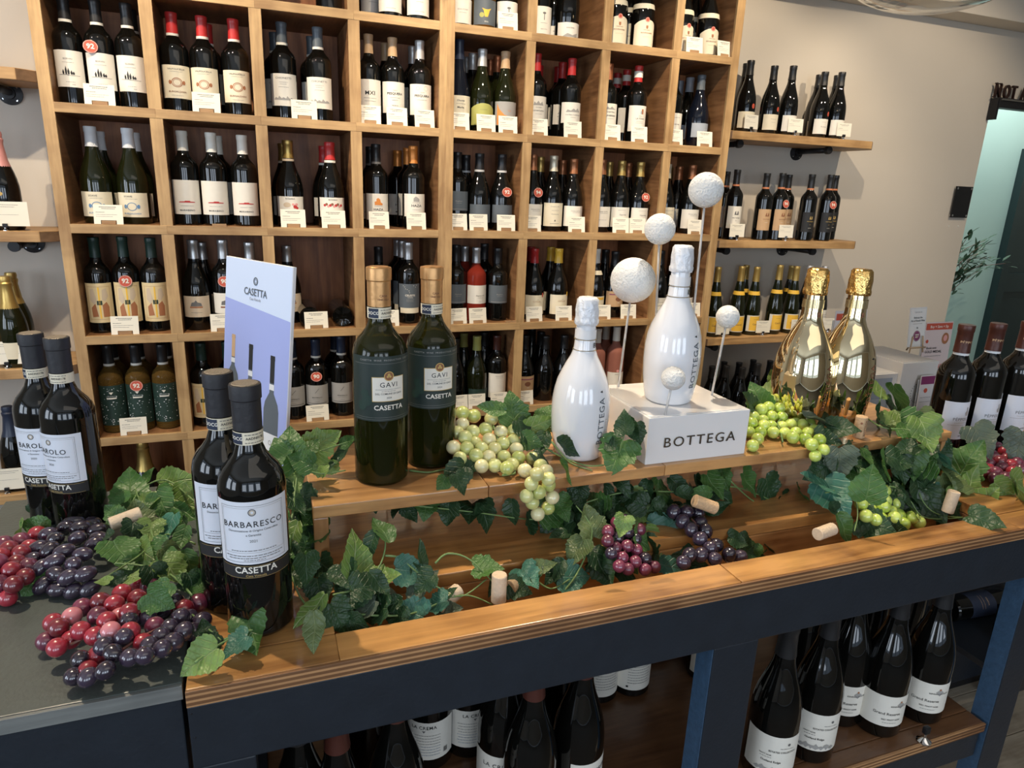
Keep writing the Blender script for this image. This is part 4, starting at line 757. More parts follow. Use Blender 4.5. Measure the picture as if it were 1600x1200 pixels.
# ------------------------------------------------------------------ bottles on the plank shelves
SYF, SYB = .165, .262
side = [
 (1.875, 'top right shelf', [(1174, 94.6, 'F', 'creamr'), (1211, 103, 'F', 'creamr'), (1240.5, 103, 'F', 'plainl'), (1290, 112.5, 'F', 'whiter'), (1316.5, 113, 'F', 'plainl'), (1167, 99.5, 'B', 'creamr'), (1281, 117, 'B', 'whiter'), (1309, 118, 'B', 'plainl')]),
 (1.413, 'second right shelf', [(1153, 265, 'F', 'hautw'), (1199.5, 270.6, 'F', 'hautb'), (1224, 270.6, 'F', 'hautb', '94'), (1270, 272.4, 'F', 'hautk'), (1299.5, 273, 'F', 'hautk', '94'), (1234, 273, 'B', 'hautb'), (1307, 274, 'B', 'hautk'), (1137, 268, 'B', 'hautw')]),
 (.962, 'third right shelf', [(1123, 417, 'F', 'hugel'), (1160, 416, 'F', 'hugel'), (1184, 417, 'F', 'hugel'), (1220, 414, 'F', 'hugel'), (1246, 416, 'F', 'hugel'), (1167, 414, 'B', 'hugel'), (1238, 415, 'B', 'hugel'), (1266, 415, 'F', 'alsw'), (1290, 416, 'F', 'alsw')]),
 (.52, 'lowest right shelf', [(1113.6, 572, 'F', 'blackcap'), (1135.6, 571, 'F', 'blackcap'), (1161, 574, 'F', 'blackcap'), (1185, 568, 'F', 'blackcap'), (1211, 571.6, 'F', 'blackcap'), (1132, 565, 'B', 'blackcap'), (1155, 569, 'B', 'blackcap'), (1177.6, 562, 'B', 'blackcap'), (1203.6, 565.6, 'B', 'blackcap')])]
ORD = ['first', 'second', 'third', 'fourth', 'fifth', 'sixth', 'seventh', 'eighth']
for z, nm, lst in side:
    sol = []
    for it in lst:
        px, py, d, st = it[:4]; y = SYF if d == 'F' else SYB; p = aty(px, py, y); sh = S[st]['shape']; H = SHAPES[sh][2]; R = SHAPES[sh][1]
        sol.append([p.x, y, min(max(p.z-z, H*.92), H*1.08), st, it[4] if len(it) > 4 else None, d, R])
    for d, w in (('F', 'front'), ('B', 'back')):
        q = sorted([s for s in sol if s[5] == d], key=lambda s: s[0])
        for _ in range(30):
            for a, b in zip(q, q[1:]):
                g = a[6]+b[6]+.001-(b[0]-a[0])
                if g > 0: a[0] -= g/2; b[0] += g/2
        if q[0][0] < 1.925+q[0][6]:
            q[0][0] = 1.925+q[0][6]
            for a, b in zip(q, q[1:]): b[0] = max(b[0], a[0]+a[6]+b[6]+.001)
        for i, s_ in enumerate(q):
            make_bottle(s_[3], (s_[0], s_[1], z), f"{S[s_[3]]['look']}, {ORD[i]} in {w} line on {nm}", f'bottles on the {nm}', s_[2], rad(random.uniform(-14, 2)), s_[4], .006)
for px, py, z, st, lb, y, nm in ((5, 290, 1.411, 'rosech', 'rosé champagne bottle with pink foil on second left shelf', .17, 'sparkling_wine_bottle'), (6, 430, .965, 'goldch', 'gold necked champagne bottle, front one on third left shelf', .16, 'sparkling_wine_bottle'),
                             (16, 428, .965, 'goldch', 'gold necked champagne bottle, rear one on third left shelf', .255, 'sparkling_wine_bottle'), (12, 645, .522, 'blackch', 'dark champagne bottle with black foil on lowest left shelf', .17, 'sparkling_wine_bottle')):
    p = aty(px, py, y); make_bottle(st, (p.x, y, z), lb, None, None, 0, name=nm, near=True)
# metal clip card holders on the plank shelves
def clip_card(p, label, group, w=.075, h=.060, sd=1, black=False):
    t = thing('price_card', label, 'price card', p, rad(random.uniform(-8, 8)), group)
    st_ = obj('clip_stand', cached('clipst', lambda: lathe('clip_stand', [(0, 0), (.010, 0), (.010, .002), (.004, .006), (.003, .012), (0, .012)], CHROME, 16)), t)
    obj('clip', cached(('clip', black), lambda: boxmesh('clip', (-.007, -.006, .010), (.007, .003, .022), BLACKM if black else CHROME, .002)), st_)
    c = obj('card', cached(('flatcard', w, h), lambda: boxmesh('card', (-w/2, -.0005, .014), (w/2, .0005, .014+h), CARDM)), t, (0, 0, 0), (-.06, 0, 0))
    sd = sd % 4
    obj('card_print', cached(('ccp', w, sd), lambda: printmesh('card_print', [('f', -w*.34, w*.32, .014+h*.86, .0013, 'grey', sd), ('f', -w*.22, w*.24, .014+h*.78, .0011, 'grey', sd+20), ('f', -w*.42, -w*.12, .014+h*.58, .0010, 'grey', sd+30), ('f', -w*.42, w*.30, .014+h*.46, .0010, 'lgrey', sd+40)], None, .0008)), c)
for z, nm, lst in ((1.875, 'top right shelf', [(1173, 203), (1242, 207), (1318, 212)]), (1.413, 'second right shelf', [(1151, 370), (1227, 373)]), (.962, 'third right shelf', [(1128, 527), (1191, 524), (1245, 520), (1293, 517)]),
                   (1.411, 'second left shelf', [(8, 352)]), (.965, 'third left shelf', [(12, 574)]), (.522, 'lowest left shelf', [(13, 775)])):
    for i, (px, py) in enumerate(lst):
        p = aty(px, py, .118); big = 'left' in nm
        pos_ = ['only'] if len(lst) == 1 else ['leftmost', 'second', 'third', 'rightmost'] if len(lst) == 4 else ['left', 'right'] if len(lst) == 2 else ['left', 'middle', 'right']
        clip_card((max(p.x, 1.955) if not big else p.x, .118, z), f"white price card in small metal clip, {pos_[i]} one on {nm}", f'price cards on the {nm}', .078 if not big else .13, .058 if not big else .075, i, i % 2 == 0)

# ================================================================== COUNTER
CZ = 1.075; CX0 = -.0975; CX1 = 1.78; CY0 = -1.82; CY1 = -1.262
ct = thing('display_counter', 'long navy display counter with varnished wood top and sunken trough', 'counter', (1.0, -1.54, 0))
def K(nm, lo, hi, m_, par=None, bev=.0015):
    o = box(nm, lo, hi, m_, None, bev); pp = par or ct; o.parent = pp
    o.location -= ct.location if par is None else (par.location+ct.location); return o
TX0, TX1, TY0, TY1 = .063, 1.20, -1.765, -1.675
K('top_plank', (CX0, CY0+.004, CZ-.020), (TX0, TY0+.0, CZ), TOPW); K('top_plank', (TX0, CY0+.004, CZ-.020), (.62, TY0, CZ), TOPW); K('top_plank', (.6215, CY0+.004, CZ-.020), (TX1, TY0, CZ), TOPW); K('top_plank', (TX1+.0015, CY0+.004, CZ-.020), (CX1, TY0-.0015, CZ-.0004), TOPW)
K('top_plank', (CX0, TY0+.001, CZ-.020), (TX0, CY1, CZ), TOPW); K('top_plank', (TX0+.001, TY1, CZ-.020), (TX1, CY1, CZ), TOPW); K('top_plank', (TX1+.001, TY0, CZ-.020), (CX1, CY1, CZ), TOPW)
K('plywood_front_edge', (CX0, CY0, CZ-.020), (CX1, CY0+.0038, CZ-.0005), PLY, None, .0006)
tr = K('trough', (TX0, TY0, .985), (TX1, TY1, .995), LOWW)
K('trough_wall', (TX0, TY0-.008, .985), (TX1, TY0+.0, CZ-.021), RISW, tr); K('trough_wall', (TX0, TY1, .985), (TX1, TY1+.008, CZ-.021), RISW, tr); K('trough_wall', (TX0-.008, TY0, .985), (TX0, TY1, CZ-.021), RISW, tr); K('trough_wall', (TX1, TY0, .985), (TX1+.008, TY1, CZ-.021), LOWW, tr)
K('front_apron', (CX0, CY0+.002, .972), (CX1, CY0+.020, CZ-.021), NAVY); K('back_apron', (CX0, CY1-.02, .972), (CX1, CY1, CZ-.021), NAVY); K('end_apron', (CX0, CY0+.021, .972), (CX0+.018, CY1-.021, CZ-.021), NAVY)
for x0, x1 in ((CX0, -.033), (.588, .667), (1.262, 1.325), (1.71, 1.78)):
    f = K('front_post', (x0, CY0+.003, 0), (x1, CY0+.040, .9715), NAVY, None, .002)
    if x0 > 0: K('paler_post_side', (x0-.0015, CY0+.004, .0), (x0-.0003, CY0+.039, .970), NAVYL, f, 0)  # thin paler blue sheet on the left face of the post
    K('rear_post', (x0, CY1-.040, 0), (x1, CY1, .9715), NAVY, None, .002)
for a, b in ((-.0325, .587), (.668, 1.2515)): 
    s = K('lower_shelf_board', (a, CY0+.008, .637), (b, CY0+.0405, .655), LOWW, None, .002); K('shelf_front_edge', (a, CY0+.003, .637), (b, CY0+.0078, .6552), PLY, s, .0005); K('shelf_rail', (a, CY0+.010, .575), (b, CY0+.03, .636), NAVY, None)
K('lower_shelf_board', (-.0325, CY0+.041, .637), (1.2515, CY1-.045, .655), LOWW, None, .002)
# nail heads
for px, py in ((299, 1118), (305, 1155)):
    p = aty(px, py, CY0); o = obj('nail_head', lathe('nail_head', [(0, 0), (.0013, 0), (.001, .0006), (0, .0006)], BLACKM, 10), ct, Vector((p.x, CY0+.0022, p.z))-ct.location, (pi/2, 0, 0))
# black side table
bt = thing('side_table', 'narrow black topped navy side table left of the wooden counter', 'table', (-.25, -1.53, 0))
def KB(nm, lo, hi, m_, bev=.0015, par=None):
    o = box(nm, lo, hi, m_, None, bev); o.parent = bt; o.location -= bt.location; return o
KB('table_top', (-.408, -1.802, CZ-.018), (-.1015, -1.258, CZ), BLKTOP); KB('plywood_edge', (-.408, -1.807, CZ-.018), (-.1015, -1.8025, CZ-.0005), BLKEDGE, .0005)
KB('front_panel', (-.405, -1.803, .30), (-.104, -1.785, CZ-.019), NAVY); KB('side_panel', (-.405, -1.784, .02), (-.39, -1.262, CZ-.019), NAVY); KB('side_panel', (-.119, -1.784, .02), (-.104, -1.262, CZ-.019), NAVY); KB('base_panel', (-.389, -1.784, .02), (-.120, -1.262, .04), NAVY)
for x in (-.405, -.144):
    for y in (-1.803, -1.302): KB('foot', (x, y, 0), (x+.04, y+.04, .019), NAVY)
# riser bench
RZ = 1.18; RXa, RXb = .052, 1.245; RY0, RY1 = -1.630, -1.405
rs = thing('riser_bench', 'long raised wooden display bench standing on the counter top', 'riser', ((RXa+RXb)/2, -1.52, CZ))
def KR(nm, lo, hi, m_, bev=.0015):
    o = box(nm, lo, hi, m_, None, bev); o.parent = rs; o.location -= rs.location; return o
for (a, b) in ((RXa, .30), (.3008, .60), (.6008, .93), (.9308, RXb)): KR('top_board', (a, RY0, RZ-.018), (b, RY1, RZ), RISW)
KR('under_batten', (RXa+.33, RY0+.025, RZ-.030), (1.0, RY0+.06, RZ-.0185), RISW)
KR('end_board', (RXa, RY0+.001, CZ), (RXa+.020, -1.676, RZ-.0185) if 0 else (RXa+.020, RY1, RZ-.0185), RISZ); KR('end_board', (RXb-.020, RY0+.001, CZ), (RXb, RY1, RZ-.0185), RISZ)

# white display box
WB0, WB1, WBY0, WBY1, WBZ = .568, .763, -1.620, -1.432, 1.2604
wb = thing('display_box', 'glossy white display box with metal raised letters on the riser bench', 'display box', ((WB0+WB1)/2, -1.526, RZ))
o = box('box_body', (WB0, WBY0, RZ), (WB1, WBY1, WBZ-.001), GLOSSW, None, .0015); o.parent = wb; o.location -= wb.location
o = box('acrylic_cover', (WB0+.004, WBY0+.004, WBZ-.0008), (WB1-.004, WBY1-.004, WBZ), GLOSSW, None, 0); o.parent = wb; o.location -= wb.location
o = letters('raised_letters', 'BOTTEGA', .024, 0, 0, 0, .002, mat('nickel_letters', (.42, .37, .30), .22, 1), -.004, 1.22)
o.parent = wb; ww = o.dimensions.x
p1 = aty(1036, 692, WBY0-.001); p2 = aty(1147, 680, WBY0-.001); k = (p2.x-p1.x)/max(ww, .01)
o.scale = (k, 1, 1); o.location = Vector((p1.x, WBY0-.001, aty(1092, 693, WBY0).z))-wb.location
# balls on clear sticks
for i, ((bx, by, r_), (sx, sy), lb) in enumerate((((989, 438, 35), (966, 604), 'largest white textured ball on clear stick, left of the raised white bottle'), ((1031, 358, 24), (1020, 606), 'white textured ball on clear stick rising behind the raised white bottle'), ((1103, 297, 27), (1072, 607), 'highest white textured ball on clear stick'),
                                      ((1137, 495, 18), (1112, 617), 'small white textured ball on clear stick, right of raised white bottle'), ((1052, 591, 18.5), (1040, 641), 'small white ball on short stick in front of raised white bottle'))):
    s = atz(sx, sy, WBZ); s.y = min(max(s.y, WBY0+.006), WBY1-.006)
    if i == 4: s.y = -1.6125; s.x = aty(1040, 641, s.y).x
    b = aty(bx, by, s.y); R = r_/F*depth(b); t = thing('ball_on_stick', lb, 'decoration', (s.x, s.y, WBZ), 0, 'white balls on clear sticks')
    d = Vector((b.x-s.x, 0, b.z-WBZ)); tube('stick', [(0, 0, 0), d*(1-R/d.length*.6)], .0021, ACR, 10, t)
    bm = bmesh.new(); bmesh.ops.create_icosphere(bm, subdivisions=5, radius=R); me = bpy.data.meshes.new('ball')
    for v in bm.verts: v.co *= 1+random.uniform(-.006, .006)
    for f in bm.faces: f.smooth = True
    bm.to_mesh(me); bm.free(); me.materials.append(BALLM); obj('ball', me, t, d)
    if 0: obj('foot_ring', lathe('foot_ring', [(.0021, 0), (.0042, 0), (.0035, .0025), (.0021, .003)], ACR, 14), t)

# ================================================================== FOREGROUND BOTTLES
def base_xy(px, py, y, z):
    p = aty(px, py, y); return (p.x, y, z)
S['barolo'] = style('bdx', G_DARK, 'ink', 'x', ('white', .082, .158, 1.12), [('fr', -.037, .037, .085, .155, .0004, 'grey'), ('fr', -.035, .035, .0965, .1525, .0003, 'lgrey'), ('r', 0, .147, .0044, .0012, 'grey'), ('r', 0, .147, .0026, .0006, 'gold'), ('t', 'BAROLO', .0112, 0, .132, 'ink', .004, 1.15), ('t', 'Denominazione di Origine Controllata', .0036, 0, .1245, 'ink'), ('t', 'e Garantita', .0036, 0, .119, 'ink'), ('t', '2020', .0046, 0, .1115, 'grey'), ('f', -.026, .026, .0990, .0008, 'grey', 4), ('f', -.034, .034, .0925, .0008, 'grey', 5), ('f', -.030, .030, .0895, .0008, 'grey', 6), ('f', -.012, .012, .0870, .0006, 'grey', 7)])
S['barb'] = style('bdx', G_DARK, 'ink', 'x', S['barolo']['label'], [(('t', 'BARBARESCO', .0102, 0, .132, 'ink', .004, 1.15) if it[0] == 't' and it[1] == 'BAROLO' else (('t', '2021') + it[2:] if it[0] == 't' and it[1] == '2020' else it)) for it in S['barolo']['prints']])
S['gavi'] = style('bdx', G_GAVI, 'tan', 'x', ('green', .090, .190, 1.30), [])
S['pepp'] = style('bdx', G_DARK, 'brown', 'x', ('white', .045, .125, .95), [('p', [(.014, .100), (.011, .107), (.015, .112), (.014, .119), (.018, .121), (.020, .113), (.023, .108), (.021, .100)], 'lgrey'), ('t', 'PÈPPOLI', .0095, .004, .092, 'grey', .004, 1.1), ('f', -.010, .018, .0835, .0008, 'lgrey', 3), ('f', -.022, .024, .078, .0008, 'lgrey', 4), ('c', .016, .063, .0013, 'rust'), ('t', 'ANTINORI', .0042, .014, .053, 'ink', .01)])
def docg(t, r, z0, z1, rot=0):
    b = obj('tax_band', cached(('docg', r), lambda: lathe('tax_band', [(r, z0), (r, z1)], paper('cream'), 40)), t)
    obj('band_print', cached(('docgp', r), lambda: printmesh('band_print', [('b', -.022, -.006, z0+.001, z1-.001, 'navy'), ('t', 'DOCG', (z1-z0)*.40, -.014, (z0+z1)/2, 'white', .02), ('t', 'AADN0178', .0042, .008, z0+.0075, 'ink', .01), ('f', -.003, .020, z1-.0035, .0009, 'grey', 3), ('f', -.003, .018, z0+.0022, .0008, 'grey', 4)], r, .0004)), b, None, (0, 0, rot))
CAPBLK = mat('matt_black_capsule', (.018, .018, .022), .55, bump=.15, bscale=150)
CAPGOLD = mat('satin_copper_gold_capsule', (.62, .34, .14), .38, .7, bump=.1, bscale=150)
CAPTOP = mat('capsule_top_disc', (.20, .17, .13), .5, .3, bump=.4, bscale=400)
def casetta(st, loc, label, rz, back=True, k=1.0):
    t = thing('wine_bottle', label, 'bottle', loc, rz, None, (k, k, k)); body, cap = prof_bordeaux(.038, .305)
    obj('bottle_glass', cached('cas_body_'+st, lambda: lathe('bottle_glass', body, S[st]['glass'], 72)), t)
    z = .305; gold = st == 'gavi'; cm = CAPGOLD if gold else CAPBLK
    obj('capsule', cached('cas_cap'+st, lambda: lathe('capsule', [(.0158, z-.052), (.0160, z-.018), (.0172, z-.0165), (.0174, z-.002), (.0168, z), (.0, z)], cm, 48)), t)
    obj('capsule_top', cached('cas_top'+st, lambda: lathe('capsule_top', [(.0145, z+.0003), (.0135, z+.001), (0, z+.0006)], CAPGOLD if gold else CAPTOP, 32)), t)
    if gold: obj('capsule_print', cached('gcp', lambda: printmesh('capsule_print', [('t', 'CASA', .0042, .001, z-.037, 'brown', .02), ('t', 'VINICOLA', .0036, .001, z-.042, 'brown', .02)], .0160, .0004)), t)
    docg(t, .0162, z-.068, z-.053, 0)
    if not gold:
        lz = .018 if st == 'barb' else .004
        l = obj('label', cached('cl', lambda: patch('label', .038, .082, .160, 1.22, paper('pale') if 0 else mat('bluish_white_label', (.74, .77, .84), .5), n=24)), t, (0, 0, lz))
        obj('label_print', cached('clp'+st, lambda: printmesh('label_print', S[st]['prints'], .038, .0006)), l)
        b = obj('black_label', cached('cb', lambda: patch('black_label', .038, .064, .0805, 1.24, paper('ink'), n=24)), t, (0, 0, lz))
        obj('label_print', cached('cbp', lambda: printmesh('label_print', [('t', 'CASETTA', .0112, 0, .0742, 'white', .02, 1.02), ('t', 'Casa Vinicola', .0042, 0, .0672, 'gold'), ('b', -.042, .042, .0647, .0650, 'gold'), ('b', -.042, .042, .0796, .0799, 'gold')], .038, .0006)), b)
        if back: obj('back_label', cached('cbl', lambda: patch('back_label', .038, .075, .150, .75, mat('bluish_white_label', (.7, .7, .7)), rot=pi, n=20)), t)
    else:
        l = obj('label', cached('gl', lambda: patch('label', .038, .098, .190, 1.5, mat('dark_green_label', (.018, .032, .028), .5), n=28)), t)
        obj('label_print', cached('glp', lambda: printmesh('label_print', [('t', 'CASETTA  WINE  PRODUCTION  CASETTA', .0034, 0, .1845, 'lgrey', 0, 1.25), ('b', -.050, .050, .1795, .1797, 'lgrey'), ('b', -.05, .05, .1035, .1037, 'lgrey'), ('b', -.05, .05, .1005, .1007, 'lgrey'), ('c', -.030, .128, .008, 'dgreen'), ('c', -.034, .138, .006, 'dgreen'), ('c', -.038, .120, .007, 'dgreen'),
            ('b', -.023, .023, .1265, .1615, 'gold'), ('b', -.0222, .0222, .1273, .1607, 'white'), ('t', 'CASETTA', .0095, 0, .1175, 'white', .025, 1.05)], .038, .0006)), l)
        obj('label_print', cached('glp2', lambda: printmesh('label_print', [('t', 'GAVI', .0098, 0, .1500, 'ink', .004, 1.2), ('t', 'DENOMINAZIONE DI ORIGINE CONTROLLATA', .0017, 0, .1437, 'grey'), ('t', 'DEL COMUNE DI GAVI', .0037, 0, .1375, 'ink', .005), ('t', '2024', .0036, 0, .1318, 'ink'), ('f', -.010, .010, .1410, .0005, 'grey', 3), ('c', 0, .1625, .0068, 'gold'), ('c', 0, .1625, .0056, 'brown')], .038, .0010)), l)
        obj('seal_leaf', cached('glp3', lambda: printmesh('seal_leaf', [('c', 0, .1645, .0018, 'gold'), ('c', -.0018, .1618, .0016, 'gold'), ('c', .0018, .1618, .0016, 'gold')], .038, .0013)), l)
        w = obj('wine', cached('gw', lambda: lathe('wine', [(0, .007), (.0355, .007), (.0355, .186), (.030, .2), (.0, .2)], mat('dark_olive_wine', (.05, .05, .008), .05, trans=.55, ior=1.05), 40)), t)
    return t
ys = [(-.3157, -1.3465), (-.277, -1.43)]
casetta('barolo', (aty(68, 655, -1.335).x, -1.335, CZ), 'black capped red wine bottle with white Barolo label, rear left of pair at left edge', rad(-16), k=.965)
casetta('barolo', (aty(108, 665, -1.372).x, -1.372, CZ), 'black capped red wine bottle with white Barolo label, front right of pair on black table', rad(-36), k=.965)
casetta('barb', (aty(353, 770, -1.680).x, -1.655, CZ), 'black capped red wine bottle with Barbaresco label, rear one of pair on the counter', rad(8))
casetta('barb', (aty(396, 790, -1.712).x, -1.712, CZ), 'black capped red wine bottle with Barbaresco label, nearest bottle of all on the counter', rad(-2))
casetta('gavi', (aty(594, 580, -1.553).x, -1.553, RZ), 'green Gavi wine bottle with copper gold capsule, left of pair on riser bench', rad(8), k=1.015)
casetta('gavi', (aty(676, 575, -1.520).x, -1.512, RZ), 'green Gavi wine bottle with copper gold capsule, right of pair beside pale grapes', rad(5), k=1.0)
def bottega(loc, label, gold, H=.262, rz=0, rings=True):
    k = H/.262; t = thing('sparkling_wine_bottle', label, 'bottle', loc, rz, 'teardrop sparkling wine bottles', (k, k, k)); b, c = prof_stout()
    obj('bottle_glass', cached(('sb', gold), lambda: lathe('bottle_glass', b, GOLDB if gold else BOTW, 72, sharp=50)), t)
    m_ = FOILG if gold else FOILW
    def foilm():
        me = lathe('foil', c, m_, 48, sharp=80); rg = random.Random(5)
        for v in me.vertices:
            a = math.atan2(v.co.y, v.co.x); w = 1+.035*sin(9*a+v.co.z*160)+rg.uniform(-.02, .02)
            v.co.x *= w; v.co.y *= w
        return me
    obj('foil', cached(('sf', gold), foilm), t)
    nb = obj('neck_band', cached(('snb', gold), lambda: lathe('neck_band', [(.0172, .198), (.0170, .212)], mat('gold_band', (.75, .62, .35), .2, .9) if gold else mat('white_band', (.75, .75, .76), .25), 40)), t)
    if not gold:
        for z in (.1795, .1965): obj('band_ring', cached(('ring', z), lambda: lathe('band_ring', [(.0172+(.197-z)*.06, z-.0006), (.0180+(.197-z)*.06, z), (.0172+(.197-z)*.06, z+.0006)], mat('gold_line', (.45, .36, .18), .3, .9), 40)), nb)
    obj('band_print', cached(('sbp', gold), lambda: printmesh('band_print', [('t', 'B', .011, 0, .188, 'ink' if not gold else 'brown', .02)], .0180, .0006)), nb, None, (0, 0, .55 if not gold else 0))
    # upright lettering follows the belly: bent by hand onto the profile
    def lett():
        me = printmesh('bottle_lettering', [('t', 'BOTTEGA', .0165, 0, .070, 'slate' if not gold else 'brown', .004, 1.08, 1), ('t', 'WHITE' if not gold else 'GOLD', .0058, .012, .062, 'lgrey' if not gold else 'brown', 0, 1.4, 1), ('p', [(.0015, .117), (-.0045, .119), (.0015, .121)], 'ink')], None, 0)
        bm = bmesh.new(); bm.from_mesh(me)
        for v in bm.verts:
            x, z = v.co.x, v.co.z
            for (ra, za), (rb, zb) in zip(b, b[1:]):
                if za <= z <= zb and zb > za: R = ra+(rb-ra)*(z-za)/(zb-za)
            a = x/.047; R += .0006; v.co = Vector((R*sin(a), -R*cos(a), z))
        bm.to_mesh(me); bm.free(); return me
    obj('bottle_lettering', cached(('slt', gold), lett), t, None, (0, 0, .40))
    return t
bottega((aty(909, 610, -1.548).x, -1.548, RZ), 'glossy white teardrop sparkling wine bottle standing on the riser bench', False, .262, rad(-3))
bottega((aty(1056, 520, -1.545).x, -1.541, WBZ), 'glossy white teardrop sparkling wine bottle standing on top of the white box', False, .262, rad(-3))
bottega((aty(1265, 570, -1.515).x, -1.500, RZ), 'gold mirror finish sparkling wine bottle, left of the gold pair', True, .300, rad(-5))
bottega((aty(1342, 570, -1.545).x, -1.515, RZ), 'gold mirror finish sparkling wine bottle, right of the gold pair behind corks', True, .300, rad(-5))
def peppoli(px, py, y, label, rz):
    t = thing('wine_bottle', label, 'bottle', (aty(px, py, y).x, y, CZ), rz, None, (.97, .97, .955)); body, cap = prof_bordeaux(.0375, .30)
    obj('bottle_glass', cached('pep_b', lambda: lathe('bottle_glass', body, G_DARK, 64)), t)
    cp = obj('capsule', cached('pep_c', lambda: lathe('capsule', [(a*1.06, z) for a, z in cap], mat('dark_brown_capsule', (.07, .022, .015), .35, .2, bump=.1, bscale=150), 44)), t)
    obj('capsule_print', cached('pep_cp', lambda: printmesh('capsule_print', [('t', 'PÈPPOLI', .0085, 0, .262, 'tan', .01, 1.1)], .0152, .0006)), cp)
    obj('neck_band', cached('pep_n', lambda: lathe('neck_band', [(.0155, .226), (.0153, .240)], paper('pale'), 36)), t)
    l = obj('label', cached('pep_l', lambda: patch('label', .0375, .045, .132, .95, mat('bluish_white_label', (.7, .7, .7)), n=20)), t)
    obj('label_print', cached('pep_lp', lambda: printmesh('label_print', S['pepp']['prints'], .0375, .0006)), l)
peppoli(1484, 630, -1.505, 'dark red wine bottle with Pèppoli label, leftmost of three at right edge', rad(-14))
peppoli(1534, 620, -1.505, 'dark red wine bottle with Pèppoli label, middle of three at right edge', rad(-14))
peppoli(1583, 610, -1.505, 'dark red wine bottle with Pèppoli label, rightmost of three at right edge', rad(-14))

# brochure stand
Bp, TRp, TLp = Vector((.016, -1.438, 1.077)), Vector((.053, -1.417, 1.474)), Vector((-.045, -1.251, 1.474))
ex = (TRp-TLp); w_ = ex.length; ex.normalize(); ez = (TRp-Bp); ez = (ez-ex*ez.dot(ex)); 
h_ = (TRp-Bp).length; ez.normalize(); ey = ez.cross(ex)   # ey points away from the viewer side
BO = TRp-ez*h_-ex*w_/2
Mb = Matrix((ex, ey, ez)).transposed()
br = thing('brochure_board', 'white and blue advertising board showing three bottles, leaning behind Barbaresco bottles', 'sign', BO, rot=Mb.to_euler())
bd = obj('board', boxmesh('board', (-w_/2, 0, 0), (w_/2, .006, h_), mat('white_foam_board', (.80, .80, .82), .4), .0012), br)
obj('picture_sky', mk('picture_sky', [(-w_/2+.001, -.0002, h_-.001), (w_/2-.001, -.0002, h_-.001), (w_/2-.001, -.0002, h_*.79), (-w_/2+.001, -.0002, h_*.83)], [(0, 3, 2, 1)], mat('print_sky', PAL['sky'], .35)), bd)
obj('picture_blue', mk('picture_blue', [(-w_/2+.001, -.0002, h_*.83), (w_/2-.001, -.0002, h_*.79), (w_/2-.001, -.0002, .001), (-w_/2+.001, -.0002, .001)], [(0, 3, 2, 1)], mat('print_blue_sky', (.36, .43, .80), .35)), bd)
obj('picture_hill', mk('picture_hill', [(-w_/2+.001, -.0003, h_*.47), (-w_*.3, -.0003, h_*.43), (-w_*.05, -.0003, h_*.33), (w_*.2, -.0003, h_*.24), (w_/2-.001, -.0003, h_*.17), (w_/2-.001, -.0003, .001), (-w_/2+.001, -.0003, .001)], [(6, 5, 4, 3, 2, 1, 0)], mat('print_mist_hill', PAL['mist'], .4, noise=.3, nscale=25)), bd)
def bsil(cx, zt, s, capc):
    P = [(-.006, 1), (-.0065, .965), (-.0055, .96), (-.0055, .74), (-.006, .70), (-.017, .62), (-.020, .56), (-.020, .30), (.020, .30), (.020, .56), (.017, .62), (.006, .70), (.0055, .74), (.0055, .96), (.0065, .965), (.006, 1)]
    hh = .135*s
    return [('p', [(cx+a*s, zt-hh*(1-b)/.7) for a, b in P], 'slate'), ('b', cx-.0058*s, cx+.0058*s, zt-.042*s, zt, capc), ('b', cx-.0066*s, cx+.0066*s, zt-.053*s, zt-.044*s, 'pale')]
sil = [bsil(-w_*.34, h_*.68, .9, 'tan'), bsil(-w_*.06, h_*.66, 1.0, 'ink'), bsil(w_*.27, h_*.64, 1.05, 'ink')]
it = [('b', w_*.27-.022, w_*.27+.022, h_*.64-.200, h_*.64-.128, 'pale'), ('t', 'BAROLO', .009, w_*.27, h_*.64-.160, 'grey'), ('f', w_*.27-.015, w_*.27+.015, h_*.64-.171, .001, 'grey', 3), ('r', w_*.27, h_*.64-.143, .004, .001, 'grey')]
it += [('r', -.004, h_*.918, .0065, .0018, 'slate'), ('r', -.004, h_*.918, .0035, .0008, 'slate'), ('t', 'CASETTA', .0165, -.004, h_*.872, 'slate', .01, .95), ('t', 'Casa Vinicola', .006, -.004, h_*.845, 'grey')]
obj('picture_print', printmesh('picture_print', it, None, .0006), bd)
for q_ in sil: obj('printed_bottle', printmesh('printed_bottle', q_, None, .0004), bd)

